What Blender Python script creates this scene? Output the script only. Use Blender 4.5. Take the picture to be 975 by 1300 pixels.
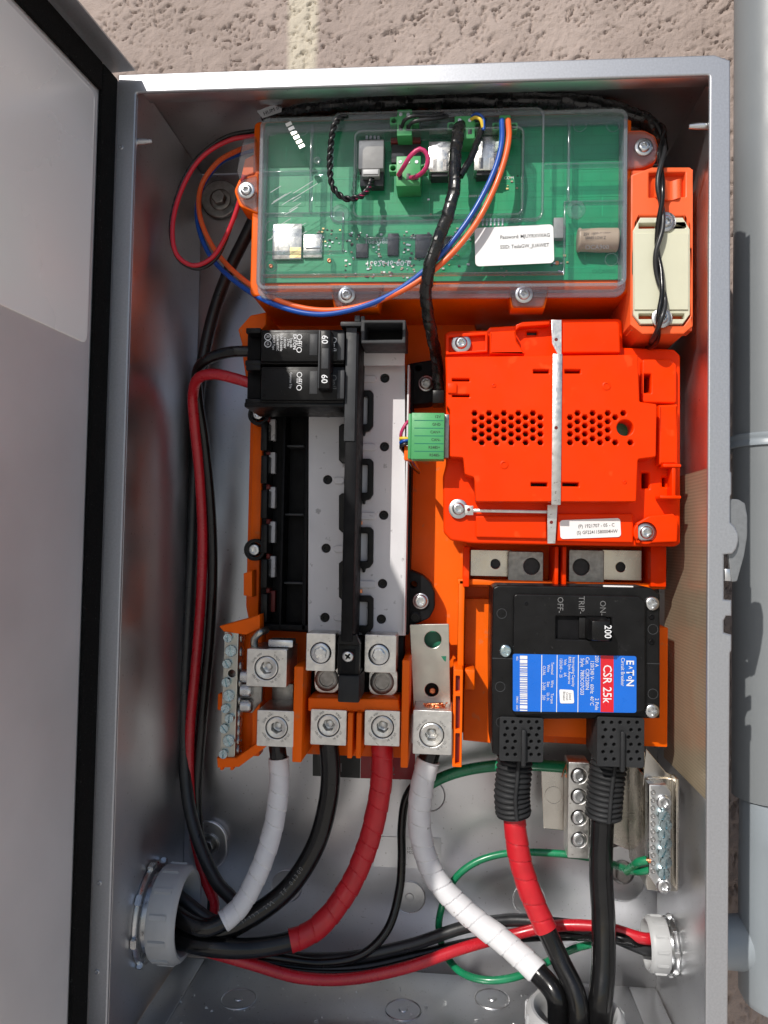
import bpy, bmesh, math, random
from mathutils import Vector, Matrix, noise
random.seed(7)
R = math.radians
for o in list(bpy.data.objects): bpy.data.objects.remove(o, do_unlink=True)
S = bpy.context.scene
C = S.collection

# ------------------------------------------------------------------ camera, sky, sun, exposure
ZO = 1.35                                    # height of the enclosure's centre above the ground
CAM = Vector((0.0298, -0.51293, 0.02373 + ZO)); YAW, PITCH, ROLL, FPX = -0.086169, 0.036674, 0.0192836, 992.09
_cy, _sy, _cp, _sp = math.cos(YAW), math.sin(YAW), math.cos(PITCH), math.sin(PITCH)
FW = Vector((_sy*_cp, _cy*_cp, _sp)); _rt = Vector((_cy, -_sy, 0)); _up = _rt.cross(FW)
RT = _rt*math.cos(ROLL) + _up*math.sin(ROLL); UP = -_rt*math.sin(ROLL) + _up*math.cos(ROLL)
cd = bpy.data.cameras.new('camera'); cam = bpy.data.objects.new('camera', cd); C.objects.link(cam)
m = Matrix((RT, UP, -FW)).transposed().to_4x4(); m.translation = CAM; cam.matrix_world = m
cd.sensor_fit = 'VERTICAL'; cd.sensor_height = 36; cd.lens = FPX/1300*36; cd.clip_start = .01; cd.clip_end = 500
S.camera = cam
SUN = Vector((0.50, 1.0, -0.82))             # direction the sunlight travels
w = bpy.data.worlds.new('World'); S.world = w; w.use_nodes = True
nt = w.node_tree; sky = nt.nodes.new('ShaderNodeTexSky'); sky.sky_type = 'NISHITA'; sky.sun_disc = False
sky.sun_elevation = math.asin(-SUN.normalized().z); sky.sun_rotation = math.atan2(-SUN.x, -SUN.y)
sky.air_density = 1.0; sky.dust_density = 1.2
nt.links.new(sky.outputs[0], nt.nodes['Background'].inputs[0]); nt.nodes['Background'].inputs[1].default_value = 0.12
sd = bpy.data.lights.new('sun', 'SUN'); sd.energy = 4.8; sd.angle = R(.53); sd.color = (1, .95, .88)
so = bpy.data.objects.new('sun', sd); C.objects.link(so); so.location = (-2, -5, 6)
so.rotation_euler = SUN.to_track_quat('-Z', 'Y').to_euler()
S.view_settings.view_transform = 'Standard'; S.view_settings.look = 'None'
S.view_settings.exposure = -0.33; S.view_settings.gamma = 1
S.render.engine = 'CYCLES'; S.cycles.transparent_max_bounces = 24; S.cycles.max_bounces = 10

# ------------------------------------------------------------------ pixels (975 x 1300 photograph) to points
DY = 0.0                                     # depth offset of the assembly being built
def at(px, py, y):
    y = y+DY
    d = FW + RT*((px-487.5)/FPX) - UP*((py-650)/FPX)
    return CAM + d*((y-CAM.y)/d.y)
def rect(r, y):
    a, b, c, d = at(r[0], r[1], y), at(r[2], r[1], y), at(r[2], r[3], y), at(r[0], r[3], y)
    return (a.x+d.x)/2, (b.x+c.x)/2, (c.z+d.z)/2, (a.z+b.z)/2
def pxs(mm, y): return mm                     # sizes are given in metres
# ------------------------------------------------------------------ materials
MATS = {}
def mat(name, col, rough=.5, metal=0., var=.08, nscale=60., bump=.0, bscale=400., rvar=.1, coat=0., spec=.5, stretch=None, spots=None):
    mt = bpy.data.materials.new(name); mt.use_nodes = True; n = mt.node_tree; L = n.links
    b = n.nodes['Principled BSDF']
    b.inputs['Metallic'].default_value = metal; b.inputs['Roughness'].default_value = rough
    b.inputs['Coat Weight'].default_value = coat; b.inputs['Coat Roughness'].default_value = .15
    b.inputs['Specular IOR Level'].default_value = spec
    tc = n.nodes.new('ShaderNodeTexCoord'); src = tc.outputs['Object']
    geo = n.nodes.new('ShaderNodeNewGeometry'); src = geo.outputs['Position']
    if stretch:
        mp = n.nodes.new('ShaderNodeMapping'); mp.inputs['Scale'].default_value = stretch
        L.new(src, mp.inputs['Vector']); src = mp.outputs[0]
    nz = n.nodes.new('ShaderNodeTexNoise'); nz.inputs['Scale'].default_value = nscale; nz.inputs['Detail'].default_value = 5
    L.new(src, nz.inputs['Vector'])
    rp = n.nodes.new('ShaderNodeMapRange'); rp.inputs['From Min'].default_value = .3; rp.inputs['From Max'].default_value = .7
    rp.inputs['To Min'].default_value = 1-var; rp.inputs['To Max'].default_value = 1+var
    L.new(nz.outputs['Fac'], rp.inputs['Value'])
    mx = n.nodes.new('ShaderNodeVectorMath'); mx.operation = 'SCALE'; mx.inputs[0].default_value = col[:3]
    L.new(rp.outputs[0], mx.inputs['Scale']); cout = mx.outputs[0]
    if spots:                                  # specks of dirt, dust or scale with a shape of their own
        scol, sscale, thr = spots
        vz = n.nodes.new('ShaderNodeTexNoise'); vz.inputs['Scale'].default_value = sscale; vz.inputs['Detail'].default_value = 2
        L.new(geo.outputs['Position'], vz.inputs['Vector'])
        st = n.nodes.new('ShaderNodeMapRange'); st.inputs['From Min'].default_value = thr; st.inputs['From Max'].default_value = thr+.06
        L.new(vz.outputs['Fac'], st.inputs['Value'])
        mc = n.nodes.new('ShaderNodeMix'); mc.data_type = 'RGBA'; mc.inputs['B'].default_value = (*scol, 1)
        L.new(st.outputs[0], mc.inputs['Factor']); L.new(cout, mc.inputs['A']); cout = mc.outputs['Result']
    L.new(cout, b.inputs['Base Color'])
    rr = n.nodes.new('ShaderNodeMapRange'); rr.inputs['From Min'].default_value = .3; rr.inputs['From Max'].default_value = .7
    rr.inputs['To Min'].default_value = max(.02, rough-rvar); rr.inputs['To Max'].default_value = min(1, rough+rvar)
    nz2 = n.nodes.new('ShaderNodeTexNoise'); nz2.inputs['Scale'].default_value = nscale*2.3; nz2.inputs['Detail'].default_value = 4
    L.new(src, nz2.inputs['Vector']); L.new(nz2.outputs['Fac'], rr.inputs['Value']); L.new(rr.outputs[0], b.inputs['Roughness'])
    if bump:
        nb = n.nodes.new('ShaderNodeTexNoise'); nb.inputs['Scale'].default_value = bscale; nb.inputs['Detail'].default_value = 3
        L.new(src, nb.inputs['Vector'])
        bp = n.nodes.new('ShaderNodeBump'); bp.inputs['Strength'].default_value = bump; bp.inputs['Distance'].default_value = .0006
        L.new(nb.outputs['Fac'], bp.inputs['Height']); L.new(bp.outputs[0], b.inputs['Normal'])
    MATS[name] = mt; return mt
mat('galvanised', (.66, .665, .68), .37, 1, .06, 14, .10, 700, .06, spots=((.44, .44, .43), 420, .68))
mat('rim_paint', (.43, .44, .465), .42, .75, .07, 700, .10, 900, .05)
mat('door_metal', (.72, .72, .73), .50, .35, .10, 8, .04, 900, .05)
mat('door_liner', (.93, .93, .92), .28, 0, .03, 6, .02, 600, .05)
mat('foam', (.006, .006, .006), .95, 0, .6, 900, .8, 1500, .02, spec=.15, spots=((.05, .05, .05), 800, .68))
mat('steel', (.56, .53, .48), .24, 1, .12, 30, .03, 500, .08)
mat('latch_metal', (.22, .23, .24), .5, .5, .08, 400, .1, 900, .05)
mat('zinc', (.60, .61, .62), .30, 1, .08, 120, .02, 900, .06)
mat('zinc_blue', (.50, .62, .66), .25, 1, .2, 300, .05, 900, .1)
mat('aluminium', (.66, .65, .63), .38, 1, .12, 180, .16, 900, .10, spots=((.42, .40, .37), 330, .68))
mat('dark_steel', (.28, .27, .26), .38, 1, .2, 200, .1, 900, .1)
mat('nickel_bus', (.50, .49, .44), .36, 1, .10, 60, .04, 700, .06)
mat('painted_plate', (.64, .63, .65), .5, 0, .05, 40, .05, 1500, .05, spots=((.38, .37, .38), 160, .68))
mat('orange_cover', (.84, .040, .0), .40, 0, .07, 30, .16, 1300, .12, spec=.12, spots=((.86, .060, .006), 75, .66))  # one orange plastic in two tones; this redder one is its sunlit look
mat('orange_base', (.86, .125, .0), .46, 0, .10, 18, .16, 1300, .12, spec=.2, spots=((.74, .15, .03), 110, .67))  # same plastic, coloured yellower as it looks in shade
mat('orange_pad', (.84, .115, .022), .5, 0, .05, 30, .10, 1800, .07)
mat('black_plastic', (.0075, .0075, .008), .34, 0, .3, 80, .08, 2200, .08, spec=.2, spots=((.03, .03, .03), 420, .71))
mat('black_matt', (.007, .007, .008), .5, 0, .3, 80, .10, 2200, .09, spec=.12)
mat('grey_plastic', (.042, .044, .048), .5, 0, .2, 90, .12, 2200, .08, spec=.3)
mat('charcoal_rubber', (.022, .023, .025), .55, 0, .2, 90, .12, 2200, .08, spec=.25)
mat('jack_grey', (.27, .27, .27), .55, 0, .1, 200, .1, 2200, .08)
mat('insulation_black', (.007, .007, .0075), .20, 0, .4, 50, .12, 350, .08, spec=.42)
mat('insulation_grey', (.018, .019, .021), .36, 0, .3, 50, .10, 350, .10)
mat('insulation_red', (.48, .012, .022), .30, 0, .12, 60, .10, 350, .08, coat=.2)
mat('insulation_green', (.008, .20, .085), .30, 0, .2, 60, .10, 350, .08, coat=.2)
mat('tape_white', (.70, .70, .72), .38, 0, .05, 90, .16, 160, .08, spots=((.30, .27, .24), 210, .72))
mat('tape_red', (.50, .010, .018), .36, 0, .10, 90, .16, 160, .08)
mat('tape_black', (.010, .010, .010), .26, 0, .4, 90, .5, 160, .12)
mat('wire_blue', (.008, .075, .38), .36, 0, .1); mat('wire_orange', (.80, .13, .03), .36, 0, .1)
mat('wire_red', (.55, .012, .03), .36, 0, .1); mat('wire_black', (.010, .010, .011), .32, 0, .3)
mat('wire_yellow', (.80, .55, .05), .4, 0, .1); mat('wire_magenta', (.50, .03, .13), .36, 0, .1)
mat('copper', (.72, .28, .14), .32, 1, .3, 500, .3, 900, .1)
mat('pvc', (.19, .205, .215), .42, 0, .04, 14, .05, 500, .07, spots=((.26, .27, .27), 45, .70))
mat('pvc_fitting', (.27, .305, .335), .38, 0, .04, 14, .04, 500, .07)
mat('bushing_grey', (.42, .43, .44), .42, 0, .06, 50, .06, 900, .07)
mat('plug_green', (.065, .33, .115), .45, 0, .06, 80, .06, 1500, .07)
mat('chip', (.030, .030, .034), .5, 0, .2, 300); mat('silver_can', (.62, .60, .56), .36, .9, .1, 200, .1, 900)
mat('jack_metal', (.70, .69, .66), .30, 1, .1, 150, .05, 700); mat('gold', (.75, .55, .25), .35, 1, .1)
mat('capacitor', (.42, .32, .24), .45, 0, .08); mat('pad_cream', (.60, .60, .46), .55, 0, .03, 40, .05, 1500)
mat('label_white', (.80, .80, .80), .4, 0, .03, 20, .02); mat('label_grey', (.52, .52, .53), .45, 0, .03)
mat('ink', (.02, .02, .022), .5, 0, .1); mat('ink_white', (.75, .76, .78), .45, 0, .05); mat('ink_grey', (.16, .16, .16), .5, 0, .1)
mat('label_blue', (.004, .135, .62), .32, 0, .04); mat('label_red', (.62, .010, .022), .32, 0, .04)
mat('sticker_black', (.012, .014, .013), .35, 0, .2); mat('sticker_red', (.33, .008, .018), .35, 0, .1)
mat('dark_red', (.16, .008, .006), .5, 0, .1); mat('green_dot', (.005, .16, .09), .45, 0, .1)
mat('swarf', (.85, .85, .84), .35, .3, .1)
def pcb_mat():
    mt = mat('pcb', (.010, .27, .11), .38, 0, .12, 30, .05, 900, .06, coat=.3); n = mt.node_tree; L = n.links
    b = n.nodes['Principled BSDF']; old = b.inputs['Base Color'].links[0].from_socket
    geo = [x for x in n.nodes if x.type == 'NEW_GEOMETRY'][0]
    mp = n.nodes.new('ShaderNodeMapping'); mp.inputs['Rotation'].default_value = (R(90), 0, 0); L.new(geo.outputs['Position'], mp.inputs['Vector'])
    br = n.nodes.new('ShaderNodeTexBrick'); br.inputs['Scale'].default_value = 38; br.inputs['Mortar Size'].default_value = .018
    br.inputs['Color1'].default_value = (1, 1, 1, 1); br.inputs['Color2'].default_value = (.86, .9, .86, 1); br.inputs['Mortar'].default_value = (.45, .55, .5, 1)
    L.new(mp.outputs[0], br.inputs['Vector'])
    mx = n.nodes.new('ShaderNodeMix'); mx.data_type = 'RGBA'; mx.blend_type = 'MULTIPLY'; mx.inputs['Factor'].default_value = .3
    L.new(old, mx.inputs['A']); L.new(br.outputs['Color'], mx.inputs['B']); L.new(mx.outputs['Result'], b.inputs['Base Color'])
pcb_mat()
def clear_mat(name, tint, haze, rough):
    mt = bpy.data.materials.new(name); mt.use_nodes = True; n = mt.node_tree; L = n.links; n.nodes.clear()
    out = n.nodes.new('ShaderNodeOutputMaterial')
    tr = n.nodes.new('ShaderNodeBsdfTransparent'); tr.inputs[0].default_value = (*tint, 1)
    gl = n.nodes.new('ShaderNodeBsdfGlossy'); gl.inputs['Roughness'].default_value = rough
    df = n.nodes.new('ShaderNodeBsdfDiffuse'); df.inputs[0].default_value = (.8, .82, .84, 1)
    fr = n.nodes.new('ShaderNodeLayerWeight'); fr.inputs['Blend'].default_value = .5
    geo = n.nodes.new('ShaderNodeNewGeometry')
    nz = n.nodes.new('ShaderNodeTexNoise'); nz.inputs['Scale'].default_value = 120; L.new(geo.outputs['Position'], nz.inputs['Vector'])
    bp = n.nodes.new('ShaderNodeBump'); bp.inputs['Strength'].default_value = .06; bp.inputs['Distance'].default_value = .001
    L.new(nz.outputs['Fac'], bp.inputs['Height']); L.new(bp.outputs[0], fr.inputs['Normal']); L.new(bp.outputs[0], gl.inputs['Normal'])
    m1 = n.nodes.new('ShaderNodeMixShader'); m1.inputs[0].default_value = haze; L.new(tr.outputs[0], m1.inputs[1]); L.new(df.outputs[0], m1.inputs[2])
    m2 = n.nodes.new('ShaderNodeMixShader'); 
    pw = n.nodes.new('ShaderNodeMath'); pw.operation = 'POWER'; pw.inputs[1].default_value = 4.5; L.new(fr.outputs['Facing'], pw.inputs[0])
    pa = n.nodes.new('ShaderNodeMath'); pa.operation = 'MULTIPLY_ADD'; pa.inputs[1].default_value = .9; pa.inputs[2].default_value = .022 if name == 'clear_plastic' else .05; L.new(pw.outputs[0], pa.inputs[0])
    L.new(pa.outputs[0], m2.inputs[0]); L.new(m1.outputs[0], m2.inputs[1]); L.new(gl.outputs[0], m2.inputs[2])
    L.new(m2.outputs[0], out.inputs[0]); MATS[name] = mt
clear_mat('clear_plastic', (.97, .98, .985), .0, .05)
clear_mat('clear_wall', (.70, .72, .77), .16, .08)  # grey tint and haze stand in for sky reflected in the thick edges
clear_mat('glint_haze', (.9, .9, .9), .45, .2)
clear_mat('clear_edge', (.80, .82, .86), .05, .06)

# ------------------------------------------------------------------ things and meshes
def thing(name, label, cat, loc=(0, 0, ZO), group=None):
    o = bpy.data.objects.new(name, None); C.objects.link(o); o.location = loc; o.empty_display_size = .02
    o['label'] = label; o['category'] = cat
    if group: o['group'] = group
    return o
def tag(o, label, cat, group=None):
    o['label'] = label; o['category'] = cat
    if group: o['group'] = group
    return o
def wloc(o):
    v = Vector(o.location); p = o.parent
    while p: v = v + Vector(p.location); p = p.parent
    return v
def link(name, me, mt, parent, c, rot=None, smooth=True):
    if mt and not me.materials: me.materials.append(MATS[mt])
    o = bpy.data.objects.new(name, me); C.objects.link(o)
    o.parent = parent; o.location = Vector(c) - (wloc(parent) if parent else Vector())
    if rot: o.rotation_euler = rot
    return o
def finish(me, ang=40):
    for p in me.polygons: p.use_smooth = True
    me.set_sharp_from_angle(angle=R(ang)); me.update()
def mk(name, V, F, mt, parent, ang=40):
    V = [Vector(v) for v in V]; lo = Vector((min(v.x for v in V), min(v.y for v in V), min(v.z for v in V)))
    hi = Vector((max(v.x for v in V), max(v.y for v in V), max(v.z for v in V))); c = (lo+hi)/2
    me = bpy.data.meshes.new(name); me.from_pydata([v-c for v in V], [], F); finish(me, ang)
    return link(name, me, mt, parent, c)
def wbox(name, x0, x1, y0, y1, z0, z1, mt, parent, bev=.0008, seg=2, taper=0):
    """box in world metres; taper shrinks the front face (y0)"""
    t = taper; y0, y1 = y0+DY, y1+DY
    bm = bmesh.new()
    vs = [bm.verts.new(v) for v in ((x0+t, y0, z0+t), (x1-t, y0, z0+t), (x1-t, y0, z1-t), (x0+t, y0, z1-t), (x0, y1, z0), (x1, y1, z0), (x1, y1, z1), (x0, y1, z1))]
    for f in ((0, 1, 2, 3), (5, 4, 7, 6), (4, 0, 3, 7), (1, 5, 6, 2), (3, 2, 6, 7), (4, 5, 1, 0)): bm.faces.new([vs[i] for i in f])
    c = Vector(((x0+x1)/2, (y0+y1)/2, (z0+z1)/2))
    bmesh.ops.translate(bm, verts=bm.verts, vec=-c)
    if bev: bmesh.ops.bevel(bm, geom=bm.edges[:], offset=min(bev, .45*min(abs(x1-x0), abs(z1-z0), abs(y1-y0))), segments=seg, affect='EDGES', profile=.5)
    me = bpy.data.meshes.new(name); bm.to_mesh(me); bm.free(); finish(me)
    return link(name, me, mt, parent, c)
def box(name, r, y0, y1, mt, parent, bev=.0008, seg=2, taper=0):
    x0, x1, z0, z1 = rect(r, y0); return wbox(name, x0, x1, y0, y1, z0, z1, mt, parent, bev, seg, taper)
def circ(cx, cz, r, n=24): return [(cx+r*math.cos(2*math.pi*i/n), cz+r*math.sin(2*math.pi*i/n)) for i in range(n)]
def rrect(x0, x1, z0, z1, r, n=5):
    out = []
    for cx, cz, a in ((x1-r, z1-r, 0), (x0+r, z1-r, 90), (x0+r, z0+r, 180), (x1-r, z0+r, 270)):
        for i in range(n+1):
            t = R(a+90*i/n); out.append((cx+r*math.cos(t), cz+r*math.sin(t)))
    return out
def area(p): return sum(p[i][0]*p[(i+1) % len(p)][1]-p[(i+1) % len(p)][0]*p[i][1] for i in range(len(p)))/2
def wplate(name, outline, y0, y1, mt, parent, holes=(), bev=.0005, res=1):
    """flat piece: outline and holes as (x, z) in metres, front face at y0, back at y1"""
    y0, y1 = y0+DY, y1+DY
    cu = bpy.data.curves.new(name, 'CURVE'); cu.dimensions = '2D'; cu.fill_mode = 'BOTH'
    th = y1-y0; bev = min(bev, th*.45)
    cu.extrude = th/2-bev; cu.bevel_depth = bev; cu.bevel_resolution = res; cu.offset = -bev
    xs = [p[0] for p in outline]; zs = [p[1] for p in outline]; c = Vector(((min(xs)+max(xs))/2, (y0+y1)/2, (min(zs)+max(zs))/2))
    for k, pl in enumerate([outline]+list(holes)):
        if (area(pl) > 0) != (k == 0): pl = pl[::-1]
        s = cu.splines.new('POLY'); s.points.add(len(pl)-1); s.use_cyclic_u = True
        for q, p in zip(s.points, pl): q.co = (p[0]-c.x, p[1]-c.z, 0, 1)
    ob = bpy.data.objects.new('tmp', cu); me = bpy.data.meshes.new_from_object(ob)
    bpy.data.objects.remove(ob); bpy.data.curves.remove(cu)
    me.materials.clear(); me.transform(Matrix.Rotation(R(90), 4, 'X')); me.name = name; finish(me, 35)
    return link(name, me, mt, parent, c)
def xz(pts, y): return [(lambda v: (v.x, v.z))(at(p[0], p[1], y)) for p in pts]
def soften(p, r, n=3):
    """round the corners of an outline by r metres"""
    out = []; L = len(p)
    for i in range(L):
        a, b, c = Vector(p[i-1]), Vector(p[i]), Vector(p[(i+1) % L]); d1, d2 = a-b, c-b
        k = min(r, d1.length*.45, d2.length*.45); s, e = b+d1.normalized()*k, b+d2.normalized()*k
        for j in range(n+1):
            t = j/n; out.append(tuple(s*(1-t)**2+b*2*t*(1-t)+e*t*t))
    return out
def plate(name, pts, y0, y1, mt, parent, holes=(), bev=.0005, rad=0, res=1):
    o = xz(pts, y0); o = soften(o, rad) if rad else o
    return wplate(name, o, y0, y1, mt, parent, holes, bev, res)
def rplate(name, r, y0, y1, mt, parent, rad=.001, holes=(), bev=.0005, res=1):
    x0, x1, z0, z1 = rect(r, y0); return wplate(name, rrect(x0, x1, z0, z1, rad), y0, y1, mt, parent, holes, bev, res)
def hole(px, py, y, r, n=24): v = at(px, py, y); return circ(v.x, v.z, r, n)
def hexh(px, py, y, r): v = at(px, py, y); return circ(v.x, v.z, r, 6)
def hrect(r, y, rad=.0005): x0, x1, z0, z1 = rect(r, y); return rrect(x0, x1, z0, z1, rad, 3)

CACHE = {}
def lathe(key, rings, n=32):
    """rings of (radius, height towards the viewer, shape); shape '', 'hex', 'cross', 'slot', 'torx'; local -Y is up"""
    if key in CACHE: return CACHE[key]
    V, F = [], []
    for r, h, sh in rings:
        for i in range(n):
            a = 2*math.pi*(i+.5)/n; k = r
            if sh == 'hex': q = (a % (math.pi/3))-math.pi/6; k = r*math.cos(math.pi/6)/math.cos(q)
            elif sh == 'cross': k = min(r, .26*r/max(1e-4, min(abs(math.sin(a)), abs(math.cos(a)))))
            elif sh == 'slot': k = min(r, .16*r/max(1e-4, abs(math.sin(a+.6))))
            elif sh == 'torx': k = r*(.86+.14*math.cos(6*a))
            V.append((k*math.cos(a), -h, k*math.sin(a)))
    for j in range(len(rings)-1):
        for i in range(n):
            a, b = j*n+i, j*n+(i+1) % n; F.append((a, b, b+n, a+n))
    F.append([(len(rings)-1)*n+i for i in range(n)])
    me = bpy.data.meshes.new(key); me.from_pydata(V, [], F); finish(me, 35); CACHE[key] = me; return me
def screw(px, py, y, parent, r=.0035, kind='cross', mt='zinc', name='screw', h=.0022, tilt=0, washer=0):
    k = f'{name}_{r:.5f}_{kind}_{mt}_{h:.4f}'
    rs = r*(.58 if kind in ('hex', 'torx') else .62)
    rings = [(r, -.001, ''), (r, h*.55, ''), (r*.9, h*.85, ''), (r*.72, h, ''), (rs, h, kind), (rs*.94, h*.12, kind), (rs*.5, h*.08, '')]
    if kind == 'slot': rings = [(r, -.001, ''), (r, h*.8, ''), (r*.92, h, ''), (r*.9, h, 'slot'), (r*.88, h*.3, 'slot')]
    if kind == 'bolt': rings = [(r*1.5, -.001, ''), (r*1.5, h*.2, ''), (r*1.4, h*.25, ''), (r, h*.25, 'hex'), (r, h*.95, 'hex'), (r*.9, h, 'hex'), (r*.5, h, '')]
    me = lathe(k, rings); v = at(px, py, y)
    o = link(name, me, mt, parent, v, (0, R(random.uniform(0, 90)) if kind != 'hex' else R(random.uniform(0, 60)), 0))
    if washer:
        wk = f'washer_{washer:.4f}'; wm = lathe(wk, [(washer, -.0004, ''), (washer, .0009, ''), (washer*.93, .0012, ''), (r*.9, .0012, ''), (r*.9, .0002, '')])
        link('washer', wm, mt, parent, v)
    return o
def spline(P, n=10):
    P = [Vector(p) for p in P]; Q = [P[0]*2-P[1]]+P+[P[-1]*2-P[-2]]; out = []
    for i in range(1, len(Q)-2):
        a, b, c, d = Q[i-1:i+3]
        t0, t1 = 0, max(1e-6, (b-a).length**.5); t2 = t1+max(1e-6, (c-b).length**.5); t3 = t2+max(1e-6, (d-c).length**.5)
        for k in range(n):
            t = t1+(t2-t1)*k/n
            A1 = a*((t1-t)/(t1-t0))+b*((t-t0)/(t1-t0)); A2 = b*((t2-t)/(t2-t1))+c*((t-t1)/(t2-t1)); A3 = c*((t3-t)/(t3-t2))+d*((t-t2)/(t3-t2))
            B1 = A1*((t2-t)/(t2-t0))+A2*((t-t0)/(t2-t0)); B2 = A2*((t3-t)/(t3-t1))+A3*((t-t1)/(t3-t1))
            out.append(B1*((t2-t)/(t2-t1))+B2*((t-t1)/(t2-t1)))
    out.append(P[-1]); return out
def resample(P, step):
    out = [P[0]]; acc = 0
    for a, b in zip(P, P[1:]):
        d = (b-a).length
        while acc+d >= step:
            t = (step-acc)/d; a = a+(b-a)*t; out.append(a.copy()); d = (b-a).length; acc = 0
        acc += d
    if (out[-1]-P[-1]).length > step*.3: out.append(P[-1])
    return out
def fwd(pts, d=.010): return [p if isinstance(p, Vector) else (p[0], p[1], p[2]-d*max(0, min(1, (.085-p[2])/.03))) for p in pts]
def path(pts, step=.003): return resample(spline([p if isinstance(p, Vector) else at(*p) for p in pts], 14), step)
def wpath(pts, step=.003): return resample(spline(pts, 14), step)
def frames(P):
    T = [(P[min(i+1, len(P)-1)]-P[max(i-1, 0)]).normalized() for i in range(len(P))]
    N = T[0].orthogonal().normalized(); out = []
    for i, t in enumerate(T):
        N = (N-t*N.dot(t)).normalized(); out.append((t, N, t.cross(N)))
    return out
def tube(name, P, rad, mt, parent, n=14, fn=None, ang=60, flat=1.):
    """rad in metres, fn(s, angle) scales the radius along the length s"""
    fr = frames(P); V, F = [], []; s = 0
    for i, p in enumerate(P):
        if i: s += (p-P[i-1]).length
        for k in range(n):
            a = 2*math.pi*k/n; r = rad*(fn(s, a) if fn else 1)
            V.append(p+fr[i][1]*(r*math.cos(a))+fr[i][2]*(r*flat*math.sin(a)))
    for i in range(len(P)-1):
        for k in range(n):
            a, b = i*n+k, i*n+(k+1) % n; F.append((a, b, b+n, a+n))
    F.append(list(range(n))[::-1]); F.append([(len(P)-1)*n+k for k in range(n)])
    return mk(name, V, F, mt, parent, ang)
def helix(P, off, pitch, ph):
    fr = frames(P); out = []; s = 0
    for i, p in enumerate(P):
        if i: s += (p-P[i-1]).length
        a = 2*math.pi*s/pitch+ph; out.append(p+fr[i][1]*(off*math.cos(a))+fr[i][2]*(off*math.sin(a)))
    return out
def wire(name, pts, rad, mt, label, cat='wire', n=10, group=None):
    o = tube(name, path(pts), rad, mt, None, n); return tag(o, label, cat, group)
def wraps(pitch, amp, ph=0):
    def f(s, a):
        u = ((s+ph+.0022*math.sin(s*61)+.0016*math.sin(s*143+1))/pitch+a/(2*math.pi)) % 1.0
        return 1+(amp*u if u < .90 else -.032)+.012*math.sin(s*210+a*2)+.01*math.sin(s*47)
    return f
FONT = {}
def text(body, px, py, y, size, parent, mt='ink', rot=0, sx=1., align='CENTER', name='lettering', bold=0, shear=0):
    """flat print: size = letter height in metres, rot in degrees, counter-clockwise as seen"""
    key = (body, round(size, 6), sx, align, bold)
    if key not in FONT:
        cu = bpy.data.curves.new(name, 'FONT'); cu.body = body; cu.size = size*1.38; cu.align_x = align; cu.align_y = 'CENTER'
        cu.resolution_u = 2; cu.offset = bold*size; cu.extrude = 0; cu.space_line = .95
        ob = bpy.data.objects.new('tmp', cu); me = bpy.data.meshes.new_from_object(ob)
        bpy.data.objects.remove(ob); bpy.data.curves.remove(cu); me.materials.clear(); me.materials.append(None)
        me.transform(Matrix.Diagonal((sx, 1, 1, 1))); me.name = name; FONT[key] = me
    me = FONT[key]
    o = bpy.data.objects.new(name, me); C.objects.link(o); o.parent = parent; o.location = at(px, py, y)-wloc(parent)
    o.rotation_euler = (R(90), R(-rot), 0); o.material_slots[0].link = 'OBJECT'; o.material_slots[0].material = MATS[mt]
    return o

# ================================================================== SETTING
XI, ZT, D, RIM = .19234, .33048, .14484, .01316
XR = .1995                                   # inner face of the right side wall
WALL_Y = .170
# unseen ground sheet, added for its bounce light
gm = mat('ground_gravel', (.60, .57, .52), .95, 0, .25, 6, .6, 40, .03)
g = mk('ground', [(-60, -60, 0), (60, -60, 0), (60, WALL_Y+.3, 0), (-60, WALL_Y+.3, 0)], [(0, 1, 2, 3)], 'ground_gravel', None); g['kind'] = 'structure'
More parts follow.
